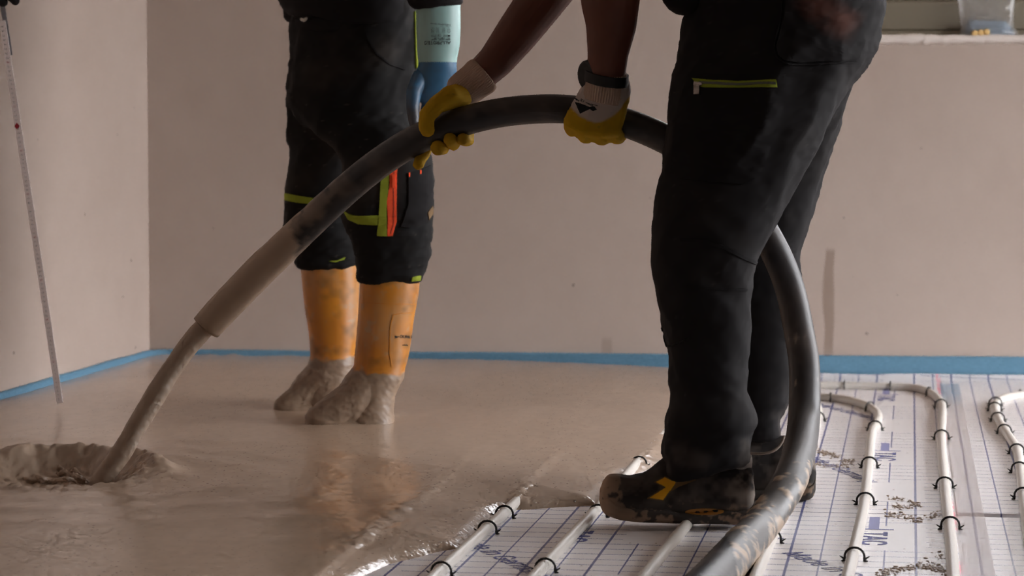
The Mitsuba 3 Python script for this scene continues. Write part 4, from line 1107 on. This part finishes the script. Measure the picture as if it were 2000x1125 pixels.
m, *_ = seg((20, 108), (5, 10), .011, .003, .004); part(fr, 'segment', m, 'rule_grey', 30, 'grey folded-back segment')
c = cam(33, 246, rd(246) - .003)
dm = trimesh.creation.extrude_polygon(Polygon([(-.006, 0), (0, -.0075), (.006, 0), (0, .0075)]), .0008, engine='earcut'); v = np.array(dm.vertices)
part(fr, 'diamond_mark', trimesh.Trimesh(c + v[:, :1] * R + v[:, 1:2] * [0, 0, 1] - v[:, 2:] * FH, dm.faces), 'ink_red', False, 'red diamond mark')
ht_ = thing('person', 'dark-gloved hand of a person gripping the top of the folding rule in the corner', 'person')
hand = skeleton([[(cam(-60, -60, RD), .03), (cam(-20, -30, RD), .03), (cam(4, -22, RD - .005), .022)],
                 [(cam(2, -18, RD - .016), .011), (cam(22, -6, RD - .02), .0105), (cam(30, 2, RD - .012), .0095)], [(cam(-4, -30, RD - .016), .011), (cam(24, -22, RD - .02), .0105), (cam(34, -12, RD - .008), .0095)],
                 [(cam(-6, -44, RD - .014), .011), (cam(20, -38, RD - .02), .0105), (cam(30, -30, RD - .008), .0095)], [(cam(-10, -56, RD - .01), .011), (cam(14, -54, RD - .018), .010), (cam(24, -46, RD - .008), .009)],
                 [(cam(-20, -20, RD + .01), .013), (cam(-4, -4, RD - .018), .0115), (cam(6, 4, RD - .016), .0105)]], .004, 6, 18)
part(ht_, 'glove', hand, 'black_cloth', True)
part(ht_, 'sleeve', tube([cam(-50, -55, RD), cam(-120, -150, RD - .1), cam(-150, -360, RD - .25)], [.036, .05, .065], 40, 40), 'black_cloth', True)

# ------------------------------------------------------------------ bag on the sill
bs = (gp(1927, 698, ST) - CORNER) @ bd
zt = sill_z + 0.003
kb = thing('plastic_bag', 'clear plastic bag with blue cloth and plugs standing on the window sill', 'bag')
rings = []
sc_ = np.linalg.norm((gp(1927, 697, ST) - CAM) @ FW) / FPX
for z, l, r, dp in ((0.0, 1878, 1985, .026), (.012, 1875, 1982, .036), (.03, 1876, 1974, .030), (.06, 1873, 1974, .018), (.11, 1869, 1976, .010), (.2, 1866, 1977, .006), (.24, 1867, 1976, .003)):
    c = WB + bd * (bs + ((l + r) / 2 - 1927) * sc_) - bn * .045; c = np.array([c[0], c[1], zt + z])
    rings.append((c, bd * (r - l) / 2 * sc_, bn * dp))
bag = push(loft(rings, 80, 90, 2.6), folds(.006, 80, 20, 5, 71))
part(kb, 'film', bag, 'film', True)
cl = loft([(WB + bd * (bs + .004) - bn * .045 + np.array([0, 0, zt + .003]), bd * .066, bn * .022), (WB + bd * bs - bn * .045 + np.array([0, 0, zt + .022]), bd * .062, bn * .026), (WB + bd * (bs - .004) - bn * .045 + np.array([0, 0, zt + .044]), bd * .05, bn * .012)], 60, 40, 2.4)
cl = push(cl, folds(.007, 25, 26, 8, 73))
k = thing('cloth', 'blue-grey cloth folded inside the plastic bag', 'cloth')
scene['blue_cloth'] = two(principled(L(112, 128, 142), .8)); scene[k] = mikit.ply(cl, 'blue_cloth', True)
scene['plug_yellow'] = two(principled(L(214, 180, 116), .5))
for i, (dx, lab) in enumerate(((-.040, 'leftmost'), (-.024, 'middle'), (-.008, 'rightmost'))):
    k = thing('plug', f'pale yellow plastic plug in the bag, {lab} of the three', 'plug', None)
    c = WB + bd * (bs + dx) - bn * .012; c = np.array([c[0], c[1], zt + .010 + .002 * i])
    scene[k] = mikit.ply(tube([c - bn * .012, c - bn * .006, c + bn * .006, c + bn * .010], [.0075, .009, .0085, .006], 16, 14), 'plug_yellow', 40)
